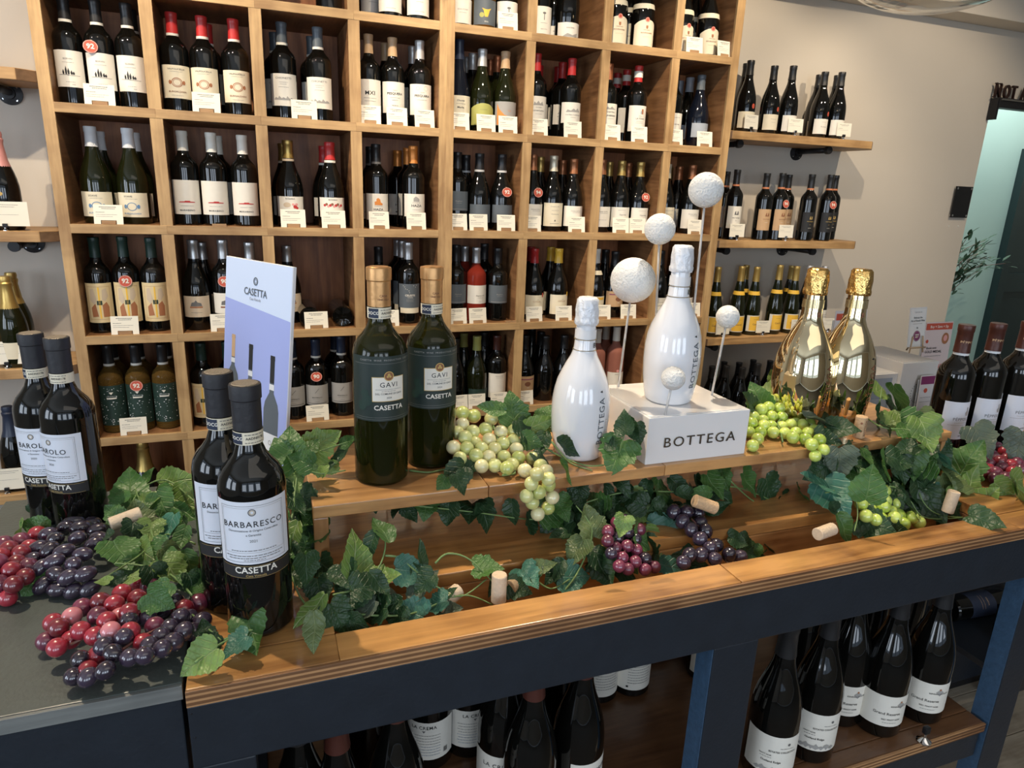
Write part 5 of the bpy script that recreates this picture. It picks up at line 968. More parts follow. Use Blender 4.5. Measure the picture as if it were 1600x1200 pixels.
# ================================================================== SMALL DISPLAY TABLE AT THE FAR RIGHT
TZ = 1.0
st = thing('display_table', 'grey topped display table behind the counter at the far right', 'table', (1.95, -1.07, 0))
def KS(nm, lo, hi, m_): o = box(nm, lo, hi, m_, None, .002); o.parent = st; o.location -= st.location
KS('table_top', (1.42, -1.245, TZ-.03), (2.55, -.90, TZ), mat('grey_table_top', (.22, .23, .23), .5)); KS('cabinet_body', (1.46, -1.22, .06), (2.50, -.93, TZ-.031), NAVY); KS('plinth', (1.50, -1.19, 0), (2.46, -.96, .059), BLACKM)
WCARD = mat('white_carton', (.68, .66, .63), .6, noise=.03)
def carton(px, py, pr, z0, z1, ypx, label, dep=.12, prints=None, name='carton'):
    a = aty(px, py, ypx); b = aty(pr, py, ypx); t = thing(name, label, 'box', ((a.x+b.x)/2, ypx+dep/2, z0))
    w = (b.x-a.x); bb = obj('carton_body', boxmesh('carton_body', (-w/2, -dep/2, 0), (w/2, dep/2, z1-z0), WCARD, .0015), t)
    obj('lid_seam', boxmesh('lid_seam', (-w/2+.006, -dep/2+.006, z1-z0), (w/2-.006, dep/2-.006, z1-z0+.0015), WCARD), bb)
    if prints: obj('carton_print', printmesh('carton_print', prints, None, .0008), bb, (0, -dep/2, 0))
    return t
yF = -1.13; zt = aty(1412, 568, yF).z
carton(1412, 568, 1467, TZ, zt, yF, 'white carton with letter F in dotted circle, carrying the easel card', .20,
       [('t', 'F', .034, .010, (zt-TZ)*.45, 'grey', 0)] + [('c', .010+.030*cos(a), (zt-TZ)*.45+.030*sin(a), .0016, 'grey') for a in [i*pi/12 for i in range(24)]])
yP = -1.12; zp = aty(1390, 584, yP).z
carton(1340, 582, 1404, TZ, zp, yP, 'white carton printed with a grey landscape picture behind gold bottles', .10, [('b', -.058, .058, .03, zp-TZ-.012, 'bluegrey')]+[('f', -.05, .05, .04+.004*i, .0016, 'pale', i) for i in range(6)])
# easel card on carton F
ea = aty(1412, 560, -1.00); et = thing('easel_card', 'white framed card about French wine on tiny wooden easel', 'card', (ea.x+.004, -1.03, zt+.0015))
cw = .078; chh = .118
c_ = obj('card', boxmesh('card', (-cw/2, -.001, .018), (cw/2, .001, .018+chh), mat('off_white_card', (.80, .78, .74), .5)), et, (0, 0, 0), (-.12, 0, .10))
obj('card_print', printmesh('card_print', [('t', 'L\'art du vin', .0075, 0, .018+chh*.88, 'lgrey'), ('t', 'Embrace the', .0080, 0, .018+chh*.74, 'ink', .01), ('t', 'Art of French Wine', .0080, 0, .018+chh*.66, 'ink', .01), ('f', -.022, .022, .018+chh*.58, .0008, 'grey', 3), ('t', 'By', .007, 0, .018+chh*.48, 'ink', .01), ('c', 0, .018+chh*.27, .0165, 'purple'), ('fr', -cw/2+.003, cw/2-.003, .021, .015+chh, .0004, 'lgrey')], None, .0015), c_)
obj('badge_print', printmesh('badge_print', [('r', 0, .018+chh*.27, .0145, .0006, 'white'), ('t', 'WINE', .007, 0, .018+chh*.30, 'white', .03), ('t', 'BEST', .007, 0, .018+chh*.24, 'white', .03)], None, .0022), c_)
EW = mat('pale_easel_wood', (.50, .34, .20), .6)
for nm, a, b in (('easel_leg', (-.028, -.004, 0), (-.020, 0, .05)), ('easel_leg', (.028, -.004, 0), (.020, 0, .05)), ('easel_leg', (0, .03, 0), (0, .004, .05)), ('easel_ledge', (-.032, -.006, .016), (.032, -.006, .016))):
    tube(nm, [a, b], .0026, EW, 4, et)
# flyers
def flyer(px, py, pr, pb, y, label, items, rz=0, m_=None, z0=None):
    a = aty(px, py, y); b = aty(pr, py, y); c = aty(px, pb, y); w = b.x-a.x; h = a.z-c.z; zb = z0 if z0 is not None else c.z
    h = a.z-zb; t = thing('flyer', label, 'flyer', ((a.x+b.x)/2, y, zb), rz)
    s = obj('sheet', boxmesh('sheet', (-w/2, -.001, 0), (w/2, .001, h), m_ or mat('pinkish_flyer_paper', (.72, .58, .55), .5)), t, None, (-.05, 0, 0))
    obj('sheet_print', printmesh('sheet_print', items(w, h), None, .0016), s)
    obj('acrylic_holder', boxmesh('acrylic_holder', (-w/2-.003, .004, 0), (w/2+.003, .0055, h*.9), ACR), t, None, (-.05, 0, 0)); obj('holder_foot', boxmesh('holder_foot', (-w/2-.003, -.012, 0), (w/2+.003, .05, .0015), ACR), t)
flyer(1453, 505, 1495, 640, -.975, 'pinkish wine offer flyer with red header and portrait, price per case', lambda w, h: [('b', -w*.48, w*.48, h*.90, h*.985, 'tagred'), ('t', 'Buy + Save + Sip', w*.10, 0, h*.94, 'white', .01), ('c', w*.28, h*.78, w*.13, 'rust', 1.2), ('c', w*.28, h*.785, w*.07, 'pink', 1.2), ('c', -w*.38, h*.75, w*.05, 'tagred'), ('t', 'Book now', w*.09, -w*.18, h*.66, 'ink', .01), ('t', 'GOLD MEDAL', w*.10, -w*.1, h*.61, 'ink', .01), ('f', -w*.4, w*.2, h*.55, h*.006, 'grey', 3), ('t', '$254.98', w*.20, 0, h*.40, 'tagred', .01), ('t', 'PER CASE', w*.19, 0, h*.31, 'tagred', .02), ('f', -w*.4, w*.35, h*.24, h*.006, 'grey', 5), ('f', -w*.4, w*.3, h*.2, h*.006, 'grey', 6)], z0=TZ)
flyer(1312, 487, 1361, 560, -.955, 'white flyer with red header standing behind the gold bottles', lambda w, h: [('b', -w*.47, w*.47, h*.90, h*.97, 'tagred'), ('t', 'Best in Season', w*.10, 0, h*.935, 'white', .01), ('b', w*.22, w*.32, h*.60, h*.84, 'purple'), ('c', -w*.3, h*.78, w*.06, 'tagred'), ('f', -w*.4, w*.1, h*.7, h*.008, 'grey', 5), ('f', -w*.4, w*.1, h*.66, h*.008, 'grey', 6)], m_=mat('pale_flyer_paper', (.70, .66, .66), .5), z0=TZ)
flyer(1443, 588, 1466, 650, -1.165 if 0 else -1.15, 'small acrylic framed leaflet with purple top in front of carton', lambda w, h: [('b', -w*.48, w*.48, h*.80, h*.98, 'purple'), ('c', -w*.1, h*.66, w*.12, 'tagred'), ('f', -w*.4, w*.3, h*.5, h*.008, 'grey', 5), ('f', -w*.4, w*.3, h*.4, h*.008, 'grey', 6)], m_=mat('pale_flyer_paper', (.70, .66, .66), .5), z0=TZ)

# ================================================================== BELOW THE COUNTER
S['crema'] = style('bur', G_DARK, 'dbrown', 'x', ('white', .030, .100, 1.0), [('t', 'LA CREMA', .0105, 0, .082, 'ink', .005, 1.1), ('c', 0, .0735, .0018, 'grey'), ('f', -.026, .026, .062, .0009, 'grey', 3)])
S['cremab'] = style('bur', G_DARK, 'dbrown', 'x', ('white', .026, .100, 1.15), [('t', 'LA CREMA', .0085, 0, .090, 'ink', .01, 1.1), ('p', [(-.003, .0845), (.003, .0845), (0, .080)], 'grey')]+[('f', -.030+.002*(i % 2), .028, .074-.0055*i, .0011, 'lgrey' if i < 4 else 'bluegrey', i) for i in range(8)]+[('b', .034+.0016*i, .0348+.0016*i, .035, .045, 'ink') for i in range(5)])
S['popp'] = style('bdx', G_DARK, 'ink', 'x', ('white', .018, .098, 1.0), [('t', 'POPPIES', .0085, 0, .087, 'grey', .004, 1.1)]+[('f', -.024, .024-.003*(i % 3), .070-.006*i, .0010, 'grey', i) for i in range(7)]+[('c', -.024, .026, .0022, 'ink')])
S['kjg'] = style('bur', G_DARK, 'ink', 'x', ('white', .028, .092, 1.15), [('p', [(.006, .075), (.014, .081), (.022, .075), (.014, .067)], 'lgrey'), ('t', 'KENDALL-JACKSON', .0042, .014, .0715, 'ink', .01), ('c', .014, .0805, .002, 'rust'), ('t', 'Grand Reserve', .0078, -.008, .055, 'ink', .004), ('t', '2021 PINOT NOIR', .0042, .0, .043, 'ink', .01), ('f', -.014, .012, .036, .0008, 'grey', 3)])
S['kje'] = style('bur', G_DARK, 'ink', 'x', ('white', .030, .104, 1.15), [('c', .018, .090, .0026, 'grey'), ('f', .004, .028, .082, .0008, 'grey', 2), ('t', 'ESTATES COLLECTION', .0046, .010, .075, 'ink', .015), ('t', 'PINOT NOIR', .0034, -.018, .067, 'ink', .01), ('f', -.026, -.008, .062, .0008, 'grey', 3), ('t', 'Outland Ridge', .0055, -.008, .055, 'ink', .01)]+[('p', [(x-.006, .036+(i % 3)*.003), (x, .041+(i % 2)*.004), (x+.006, .037+(i % 3)*.002), (x, .033)], 'lgrey') for i, x in enumerate((-.028, -.020, -.012, -.004, .005, .014, .024))])
def low(st, px, py, y, label, cap=None, rz=0, grp='bottles on the lower left shelf of the counter'):
    p = aty(px, py, y); return make_bottle(st, (p.x, y, .6552), label, grp, None, rad(rz), near=True)
low('crema', 831, 1140, -1.735, 'dark bottle with brown capsule, centre of front trio under the counter', rz=25)
low('crema', 905, 1130, -1.715, 'dark bottle with brown capsule, right of front trio beside dark wood floor', rz=30)
low('crema', 785, 1160, -1.665, 'dark bottle with white La Crema front label, left of front trio', rz=-28)
low('cremab', 731, 1120, -1.555, 'dark bottle with wide La Crema back label beneath the navy apron')
low('cremab', 670, 1125, -1.560, 'dark bottle with La Crema back label partly behind brown capped bottle', rz=-25)
low('crema', 619, 1160, -1.715, 'dark bottle with brown neck, second from left under the counter', rz=60)
low('crema', 527, 1170, -1.745, 'dark bottle with brown neck, left of bottles under the counter', rz=60)
low('plainb', 467, 1180, -1.715, 'plain dark bottle nearest the left post under the counter')
low('popp', 933, 1078, -1.512, 'dark bottle with Poppies back label, left of three')
low('popp', 984, 1062, -1.515, 'dark bottle with Poppies back label, middle of three', rz=-3)
low('popp', 1017, 1045, -1.440, 'dark bottle with Poppies back label, right of three', rz=-3)
low('plainl', 1066, 1015, -1.44, 'dark bottle with pale label far back under the counter')
low('popp', 1103, 1030, -1.53, 'dark bottle with pale back label against the centre post', rz=-20)
for px, y in ((560, -1.55), (860, -1.60), (880, -1.48), (640, -1.45)): low('plainb', px, 1110, y, {560: 'plain dark bottle behind the two leftmost brown necked bottles under counter', 860: 'plain dark bottle between the front trio and the Poppies bottles', 880: 'plain dark bottle far back behind the front trio under counter', 640: 'plain dark bottle far back behind the La Crema back labels'}[px])
G2 = 'bottles on the lower right shelf of the counter'
low('kje', 1212, 1110, -1.772, 'black capped bottle with landscape label, leftmost on lower right shelf', rz=-28, grp=G2)
low('kje', 1272, 1110, -1.755, 'black capped bottle with landscape label, second on lower right shelf', rz=-26, grp=G2)
low('kjg', 1318, 1060, -1.705, 'black capped bottle with white label set back between two others', rz=-28, grp=G2)
low('kjg', 1380, 1070, -1.748, 'black capped bottle with large script label, centre of lower right shelf', rz=-20, grp=G2)
low('kjg', 1444, 1060, -1.748, 'black capped bottle with script label, rightmost on lower right shelf', rz=-32, grp=G2)
for px, y, lb in ((1345, -1.60, 'plain dark bottle behind the script labelled bottles on lower right shelf'), (1250, -1.62, 'plain dark bottle behind the landscape labelled bottles on lower right shelf'), (1400, -1.58, 'plain dark bottle at back right of lower right shelf')): low('plainb', px, 1000, y, lb, grp=G2)
# small metal clip stand on the lower shelf
p = atz(1443, 1158, .6552); t = thing('metal_clip_stand', 'small round silver clip stand on lower right shelf', 'clip stand', (p.x, p.y+.0, .6552))
obj('base', lathe('base', [(0, 0), (.0125, 0), (.0125, .002), (.009, .004), (.007, .006), (.003, .009), (.003, .020), (0, .020)], CHROME, 28), t); obj('clip', boxmesh('clip', (-.006, -.005, .018), (.006, .004, .032), BLACKM, .002), t)
# low wine rack with lying bottles behind, right
d_ = 2.05; c0 = CAM+ray(1520, 942)*d_/1.0
lr = thing('low_wine_rack', 'low navy rack with lying bottles behind the right end of counter', 'rack', (c0.x+.02, c0.y, 0)); zt = c0.z-.038
def KL(nm, lo, hi, m_): o = box(nm, Vector(lo)+Vector((lr.location.x, lr.location.y, 0)), Vector(hi)+Vector((lr.location.x, lr.location.y, 0)), m_, None, .002); o.parent = lr; o.location -= lr.location
KL('top_board', (-.20, -.21, zt-.018), (.30, .07, zt), NAVY); KL('front_rail', (-.20, -.23, zt-.07), (.30, -.211, zt), NAVY)
for x in (-.20, .262):
    for y in (-.23, .032): KL('leg', (x, y, 0), (x+.038, y+.038, zt-.0715 if y < 0 else zt-.0185), NAVY)
S['lying'] = style('bdx', G_DARK, 'ink', 'x', ('navy', .05, .14, 1.1), [('t', 'RESERVA', .006, 0, .11, 'tan', .01), ('f', -.02, .02, .095, .0012, 'tan', 3), ('f', -.02, .02, .085, .0012, 'tan', 4)])
for dx, dy, lb in ((-.10, .0, 'dark bottle lying on low rack at right, far one with neck pointing right'), (-.06, -.135, 'dark bottle lying on low rack at right, near one')):
    t = make_bottle('lying', (lr.location.x+dx-.02, lr.location.y+dy, zt+.0378), lb, 'lying bottles on low rack', None, 0, near=True, rot=(Matrix.Rotation(rad(-4), 3, 'Z')@Matrix.Rotation(pi/2, 3, 'Y')@Matrix.Rotation(rad(-45), 3, 'Z')).to_euler())
# ================================================================== GRAPES
def grapemesh(el, mt):
    bm = bmesh.new(); bmesh.ops.create_uvsphere(bm, u_segments=16, v_segments=10, radius=1)
    for v in bm.verts: v.co.z *= el
    for f in bm.faces: f.smooth = True
    me = bpy.data.meshes.new('grape'); bm.to_mesh(me); bm.free(); me.materials.append(mt); return me
GM = {(k, e): grapemesh(e, m_) for k, m_ in GR.items() for e in (1.0, 1.12, 1.38)}
def bunch(label, pix, rpx, kinds, yfun, zmin=None, el=1.12, off=(0, 0), sc=1.0, zfun=None, stemc=BSTEM, lim=None, front=None, seed=1):
    rg = random.Random(seed); pts = []
    for q in pix:
        px, py = off[0]+q[0]*sc, off[1]+q[1]*sc
        p = atz(px, py, zfun(px, py)) if zfun else aty(px, py, yfun(px, py))
        r = rpx*1.07/F*depth(p)
        if zmin is not None:
            zm = zmin(p) if callable(zmin) else zmin
            if p.z < zm+r: p = atz(px, py, zm+r)
        pts.append([p.copy(), p.copy(), r])
    for _ in range(14):
        for i in range(len(pts)):
            for j in range(i):
                d = pts[i][0]-pts[j][0]; m_ = (pts[i][2]+pts[j][2])*.95-d.length
                if m_ > 0:
                    # separate mostly along the line of sight so the picture stays put
                    v = (pts[i][0]-CAM).normalized(); s = 1 if d.dot(v) > 0 else -1
                    pts[i][0] += (v*s*.75+d.normalized()*.35)*m_*.5; pts[j][0] -= (v*s*.75+d.normalized()*.35)*m_*.5
        for P in pts:
            if zmin is not None:
                zm = zmin(P[0]) if callable(zmin) else zmin
                if P[0].z < zm+P[2]: P[0].z = zm+P[2]
    c = sum((P[0] for P in pts), Vector())/len(pts); zb = min(P[0].z-P[2] for P in pts)
    t = thing('grape_bunch', label, 'grapes', (c.x, c.y, zb), 0, None)
    for k, (p, _, r) in enumerate(pts):
        kd = kinds[k % len(kinds)] if isinstance(kinds, (list, tuple)) else kinds
        obj('grape', GM[(kd, el)], t, p-t.location, (rg.uniform(-1, 1), rg.uniform(-1, 1), rg.uniform(0, 3)) if el < 1.3 else (rg.uniform(.8, 1.5), rg.uniform(-.4, .4), rg.uniform(.6, 2.2)), (r/(1 if el < 1.3 else 1.08),)*3)
    # stalks running through the bunch
    order = sorted(pts, key=lambda P: P[0].x+P[0].y); n = max(3, len(order)//7)
    sp = [sum((P[0] for P in order[i*len(order)//n:(i+1)*len(order)//n]), Vector())/max(1, len(order[i*len(order)//n:(i+1)*len(order)//n])) for i in range(n)]
    tube('stalk', [p-t.location for p in smoothpts(sp, 4)], .0016, stemc, 6, t)
    return t
A_ = [(285,160),(325,165),(272,213),(330,255),(265,255),(428,180),(493,190),(395,235),(475,250),(537,247),(283,280),(232,330),(297,325),(262,388),(415,292),(345,310),(378,342),(445,340),(485,312),(540,300),(555,340),(490,380),(565,380),(405,375),(345,370),(440,415),(375,425),(527,425),(505,435),(600,450),(640,388),(683,428),(655,485),(722,503),(640,525),(710,455),(720,540),(670,560),(735,583),(640,615),(720,638),(668,670),(628,570)]
def onriser(px, py):
    if py > 742 and 800 < px < 900: return RY0-.018
    return -1.605+(742-py)*.0013
bunch('large bunch of pale green grapes on riser bench, its tip hanging over the front', A_, 10.6, ['green', 'green', 'pale'], onriser, lambda p: RZ if p.y > RY0-.008 else .9, 1.0, (640, 600), .3, stemc=STEM, seed=2)
B_ = [(222,528),(245,470),(165,550),(312,530),(165,635),(242,600),(338,610),(398,588),(110,640),(92,660),(62,738),(150,730),(130,795),(88,853),(243,682),(330,697),(265,740),(358,750),(418,670),(455,745),(440,785),(510,672),(562,672),(560,745),(615,722),(530,800),(590,843),(657,805),(690,890),(622,938),(450,640),(110,690),(150,690)]
bunch('bright lime green grape bunch on riser bench between white box and gold bottles', B_, 8.9, 'lime', lambda px, py: RY0-.016 if (py > 700 and px > 1255) else -1.612+(725-py)*.0012, lambda p: RZ if p.y > RY0-.008 else .9, 1.0, (1160, 540), 1/5.454, stemc=STEM, seed=3)
C_ = [(612,612),(668,632),(645,668),(488,625),(530,655),(605,565),(610,640),(560,700),(655,738),(695,722),(740,705),(762,735),(690,685),(520,690),(600,700),(640,700)]
bunch('small lime green grape bunch in the trough at right', C_, 9.8, 'lime', lambda px, py: -1.735+(835-py)*.0009, lambda p: 1.04, 1.0, (1200, 600), .3, stemc=STEM, seed=4)
D_ = [(170,770),(170,820),(185,880),(240,905),(215,720),(250,710),(330,760),(258,842),(303,800),(310,862),(312,930),(270,780),(265,960),(355,960),(365,915),(405,950),(230,950),(225,800),(210,850)]
bunch('dark purple grape bunch hanging in the middle of the trough', D_, 9.5, ['purple', 'purple', 'black'], lambda px, py: -1.725+(885-py)*.0009, lambda p: 1.02, 1.0, (900, 600), .3, seed=5)
E_ = [(517,673),(575,665),(635,670),(560,720),(650,730),(640,800),(590,890),(650,890),(730,840),(720,905),(800,890),(690,850),(560,930),(670,760),(850,900),(600,760)]
bunch('blue black grape bunch in the trough right of the purple bunch', E_, 10.5, 'black', lambda px, py: -1.735+(875-py)*.0012, lambda p: 1.03, 1.12, (900, 600), .3, seed=6)
def heap(cx, cy, rx, top): return lambda px, py: CZ+.013+top*max(0, 1-((px-cx)/rx)**2-((py-cy)/(rx*.75))**2)
F_ = [(35,380),(10,405),(75,350),(70,400),(45,430),(100,445),(35,470),(80,485),(10,440),(50,515),(30,552),(5,510),(110,375),(140,325),(20,360),(-10,470),(-15,530)]
bunch('red grape bunch at the left edge of the black table', F_, 13, ['red', 'red', 'purple'], None, CZ, 1.0, (0, 700), 1/2.4, heap(15, 880, 60, .02), seed=7)
G_ = [(340,240),(345,285),(280,275),(360,310),(290,340),(205,345),(145,375),(185,385),(350,365),(205,425),(155,448),(275,437),(210,475),(315,475),(310,400),(240,390),(160,515),(225,525),(270,530),(335,525),(180,325),(250,300),(120,420),(370,340),(265,485),(300,300)]
bunch('blue black elongated grape bunch in front of the Barolo bottles', G_, 12.2, 'black', None, CZ, 1.38, (0, 700), 1/2.4, heap(110, 865, 75, .028), seed=8)
H_ = [(583,467),(520,500),(562,515),(458,545),(515,565),(375,580),(312,600),(425,588),(268,635),(200,655),(233,678),(367,630),(405,650),(305,695),(367,693),(178,720),(223,740),(450,630),(480,620),(525,615),(580,668),(470,690),(532,728),(700,600),(735,590),(260,710),(410,690),(335,825),(360,785)]
bunch('red grape bunch nearest the front of the black table', H_, 14, ['red', 'red', 'purple', 'red', 'red', 'red', 'purple', 'red', 'pink'], None, CZ, 1.0, (0, 700), 1/2.4, heap(170, 965, 120, .022), seed=9)
I_ = [(610,608),(655,578),(688,638),(548,640),(750,650),(490,650),(637,680),(460,712),(395,738),(425,770),(490,785),(395,835),(302,795),(277,855),(400,705),(690,690),(600,710),(570,745),(545,775),(700,640),(720,690),(650,725),(600,750),(330,860)]
bunch('blue black grape bunch along the right front edge of black table', I_, 13.6, 'black', None, CZ, 1.12, (0, 700), 1/2.4, heap(200, 1000, 120, .022), seed=10)
J_ = [(970,430),(1030,465),(1110,465),(1140,410),(870,505),(920,505),(970,545),(1055,535),(925,570),(1015,605),(1065,575),(1130,565),(950,640),(1095,635),(1050,690),(1170,620),(865,650),(1100,690),(960,690),(1010,560),(1180,520),(1200,570),(900,620)]
bunch('dark red grape bunch in front of the Pèppoli bottles', J_, 8.3, ['purple', 'red', 'purple'], lambda px, py: -1.60+(755-py)*.0012, lambda p: CZ, 1.0, (1380, 620), 1/5.4545, seed=11)

# ================================================================== IVY GARLANDS
def pt_(px, py, z=None, y=None): return atz(px, py, z) if z is not None else aty(px, py, y)
def build(name, label, origin, leaves, vines, off=(0, 0), sc=1.0, fill=None, seed=1):
    g = garland(name, label, origin); rg = random.Random(seed)
    for L in leaves:
        px, py, s, tone = L[:4]; ang = L[4] if len(L) > 4 and L[4] is not None else rg.uniform(-170, -10)
        pl = L[5] if len(L) > 5 else g['_pl'] if '_pl' in g else None
        p = PL(px, py) if pl is None else (atz(px, py, pl[1]) if pl[0] == 'z' else aty(px, py, pl[1]))
        size = s*.62/F*depth(p); leaf(g, p, size, tone, ang, None, None, rg)
    if fill:
        poly, n, zs, tones, s = fill
        for _ in range(n):
            while True:
                px = rg.uniform(min(a for a, b in poly), max(a for a, b in poly)); py = rg.uniform(min(b for a, b in poly), max(b for a, b in poly))
                c = False
                for (x1, y1), (x2, y2) in zip(poly, poly[1:]+poly[:1]):
                    if (y1 > py) != (y2 > py) and px < (x2-x1)*(py-y1)/(y2-y1)+x1: c = not c
                if c: break
            p = zs(px, py, rg); leaf(g, p, s*rg.uniform(.8, 1.2)*.6/F*depth(p), rg.choice(tones), rg.uniform(-200, 20), None, None, rg)
    for v in vines: vine(g, [PL(a, b) if len(q) == 0 else (atz(a, b, q[0])) for a, b, *q in v])
    return g
# 1 — heap of leaves on the black table behind the grapes
PL = lambda px, py: aty(px, py, -1.32-(py-740)*.0019) if aty(px, py, -1.32-(py-740)*.0019).z > CZ+.004 else atz(px, py, CZ+.006)
build('ivy_garland', 'bright ivy garland heaped on the black table left of Barbaresco bottles', (-.15, -1.50, CZ),
      [(203,762,62,'mid',95),(275,752,56,'light',10),(235,782,46,'light',60),(215,805,46,'olive',100),(255,790,50,'mid',-60),(262,830,56,'teal',-80),(190,865,62,'mid',-80),(235,830,40,'light',-100),(290,800,46,'mid',-20),(270,895,52,'light',-60),(250,928,42,'mid',-120),(295,880,46,'mid',-70),(165,838,34,'dark',170),(225,862,44,'light',-30),(285,842,44,'mid',-100),(175,800,34,'mid',140),(300,915,40,'dark',-80),(245,868,46,'mid',-130),(210,905,40,'light',-100),(160,908,26,'light',170),(232,745,30,'mid',60),(268,868,40,'olive',-20),(300,770,38,'light',-40),(190,775,30,'mid',120),(205,835,42,'dark',-120),(240,905,42,'dark',-80),(275,820,40,'mid',-40),(180,905,34,'dark',-150)],
      [[(300,905),(255,870),(225,800),(205,745)],[(305,850),(260,835),(215,870),(160,905)],[(305,785),(260,750),(215,770),(195,830)],[(300,930),(270,900),(230,885),(180,880)]], fill=([(170,790),(300,770),(305,930),(200,925)], 9, lambda px, py, rg: atz(px, py, CZ+rg.uniform(.01, .03)), ['dark', 'mid', 'dark', 'light'], 46), seed=3)
build('ivy_sprig', 'two green ivy leaves beside the black grapes left of table', (-.33, -1.46, CZ), [(55,822,44,'mid',170,('z',CZ+.02)),(30,830,36,'light',190,('z',CZ+.012)),(50,912,44,'mid',-110,('z',CZ+.012)),(58,800,30,'dark',20,('z',CZ+.02))], [[(60,815,CZ+.02),(75,850,CZ+.01),(60,890,CZ+.008)]], seed=8)
# 2 — around the Barbaresco pair and the counter's front left corner
PL = lambda px, py: atz(px, py, CZ+.020)
build('ivy_garland', 'ivy garland curling around the foot of the nearest Barbaresco bottle', (.02, -1.78, CZ),
      [(392,985,74,'mid',-60),(366,1008,46,'teal',-120),(312,1031,60,'light',-140),(488,955,64,'light',-100),(492,985,60,'olive',-80),(476,905,52,'dark',-40),(500,925,48,'dark',-70),(449,868,44,'dark',-60),(330,1000,40,'dark',160),(250,938,44,'mid',-30,('z',CZ+.05)),(512,890,42,'dark',-30),(320,985,34,'dark',100)],
      [[(350,1000),(375,990),(410,975),(440,930),(452,880),(445,830)],[(305,1035),(335,1012),(365,995)],[(488,960),(465,925),(455,895)],[(260,930),(300,960),(345,1000)]], seed=4)
# 3 — climbing the left end of the riser
PL = lambda px, py: aty(px, py, -1.60+(760-py)*.0009)
build('ivy_garland', 'ivy garland climbing the left end of the riser bench beside the board', (.03, -1.60, CZ),
      [(452,695,58,'mid',100,('y',-1.55)),(455,742,62,'mid',-110),(459,839,52,'light',-100),(507,689,52,'light',30,('z',RZ+.05)),(534,712,54,'dark',-120,('z',RZ+.03)),(497,728,42,'light',-170,('z',RZ+.03)),(485,700,34,'mid',60,('z',RZ+.05)),(440,815,40,'mid',-100),(463,790,40,'dark',-80),(470,860,42,'dark',-60),(515,730,38,'light',-170,('z',RZ+.012)),(545,690,34,'mid',20,('z',RZ+.05)),(470,720,40,'mid',160,('z',RZ+.05)),(480,890,46,'dark',-90),(446,770,36,'dark',-70),(455,760,44,'light',-90),(436,700,36,'mid',120)],
      [[(450,880),(455,820),(462,760),(470,720),(500,705),(545,690)],[(470,730),(500,740),(540,735)],[(452,830),(460,780),(455,730)]], fill=([(450,760),(484,760),(500,900),(455,890)], 14, lambda px, py, rg: aty(px, py, -1.60+rg.uniform(-.02, .02)), ['dark', 'mid', 'dark'], 42), seed=5)
# 4 — left part of the trough
PL = lambda px, py: aty(px, py, -1.725+(930-py)*.0006)
build('ivy_garland', 'ivy garland lying in the left half of the trough', (.30, -1.72, .995),
      [(555,865,70,'light',75),(597,830,58,'mid',100),(599,906,54,'light',10),(642,893,52,'teal',-10),(660,912,62,'grey',80),(657,866,42,'dark',80),(580,850,44,'dark',-100),(638,955,52,'teal',160),(547,935,54,'dark',-120),(528,965,52,'dark',-60),(590,952,50,'dark',170),(610,945,46,'dark',-160),(570,955,46,'grey',-130),(620,965,40,'dark',170),(652,895,36,'dark',120),(700,955,44,'grey',10),(680,945,40,'teal',200),(763,888,44,'mid',0),(826,902,46,'teal',-60),(845,886,46,'olive',10),(898,900,56,'teal',10),(901,862,48,'olive',-110),(922,815,50,'olive',100),(937,880,48,'dark',-80),(874,838,44,'dark',-120),(540,900,50,'dark',-60),(870,900,34,'dark',-80),(810,920,36,'dark',-20),(700,930,34,'dark',60),(560,975,40,'dark',-20)],
      [[(520,930),(560,918),(590,890),(602,855),(598,830)],[(602,868),(625,872),(650,893),(680,915),(720,932),(760,905)],[(590,905),(560,915),(545,880)],[(560,960),(640,960),(720,930),(770,945)],[(880,925),(905,890),(925,830),(900,790)],[(680,880),(700,865),(735,875),(780,920)],[(830,900),(860,920),(890,905)]],
      fill=([(525,920),(640,895),(760,905),(900,880),(905,895),(700,935),(550,965)], 14, lambda px, py, rg: aty(px, py, -1.73+rg.uniform(0, .03)), ['dark', 'dark', 'grey'], 42), seed=6)
# 5 — middle of the trough around the dark grapes
PL = lambda px, py: aty(px, py, -1.690+(880-py)*.0010)
build('ivy_garland', 'ivy garland surrounding the dark grape bunches in mid trough', (.62, -1.72, .995),
      [(948,800,54,'mid',-150),(1003,796,58,'light',-30),(972,822,34,'light',-110,('y',-1.75)),(1040,835,60,'teal',-20),(1080,835,50,'mid',-110),(1017,838,36,'light',-60),(1047,885,52,'teal',-20),(978,898,42,'dark',-10),(1167,858,60,'mid',0),(1218,846,56,'olive',20),(1137,806,48,'dark',10),(1014,862,44,'dark',-60),(945,895,46,'dark',-60),(1150,840,40,'dark',60),(1195,850,40,'dark',40),(1120,860,40,'dark',-60),(1030,790,44,'dark',40),(1060,870,40,'dark',-100),(1180,870,36,'dark',-10),(1085,880,36,'dark',-10)],
      [[(930,880),(960,850),(975,800),(1000,770)],[(1030,870),(1050,840),(1090,800)],[(1100,870),(1150,850),(1200,850),(1235,860)],[(1115,830),(1140,850),(1180,845)]],
      fill=([(935,860),(1060,830),(1230,840),(1235,865),(960,915)], 12, lambda px, py, rg: aty(px, py, -1.69+rg.uniform(0, .02)), ['dark', 'dark', 'mid'], 40), seed=7)
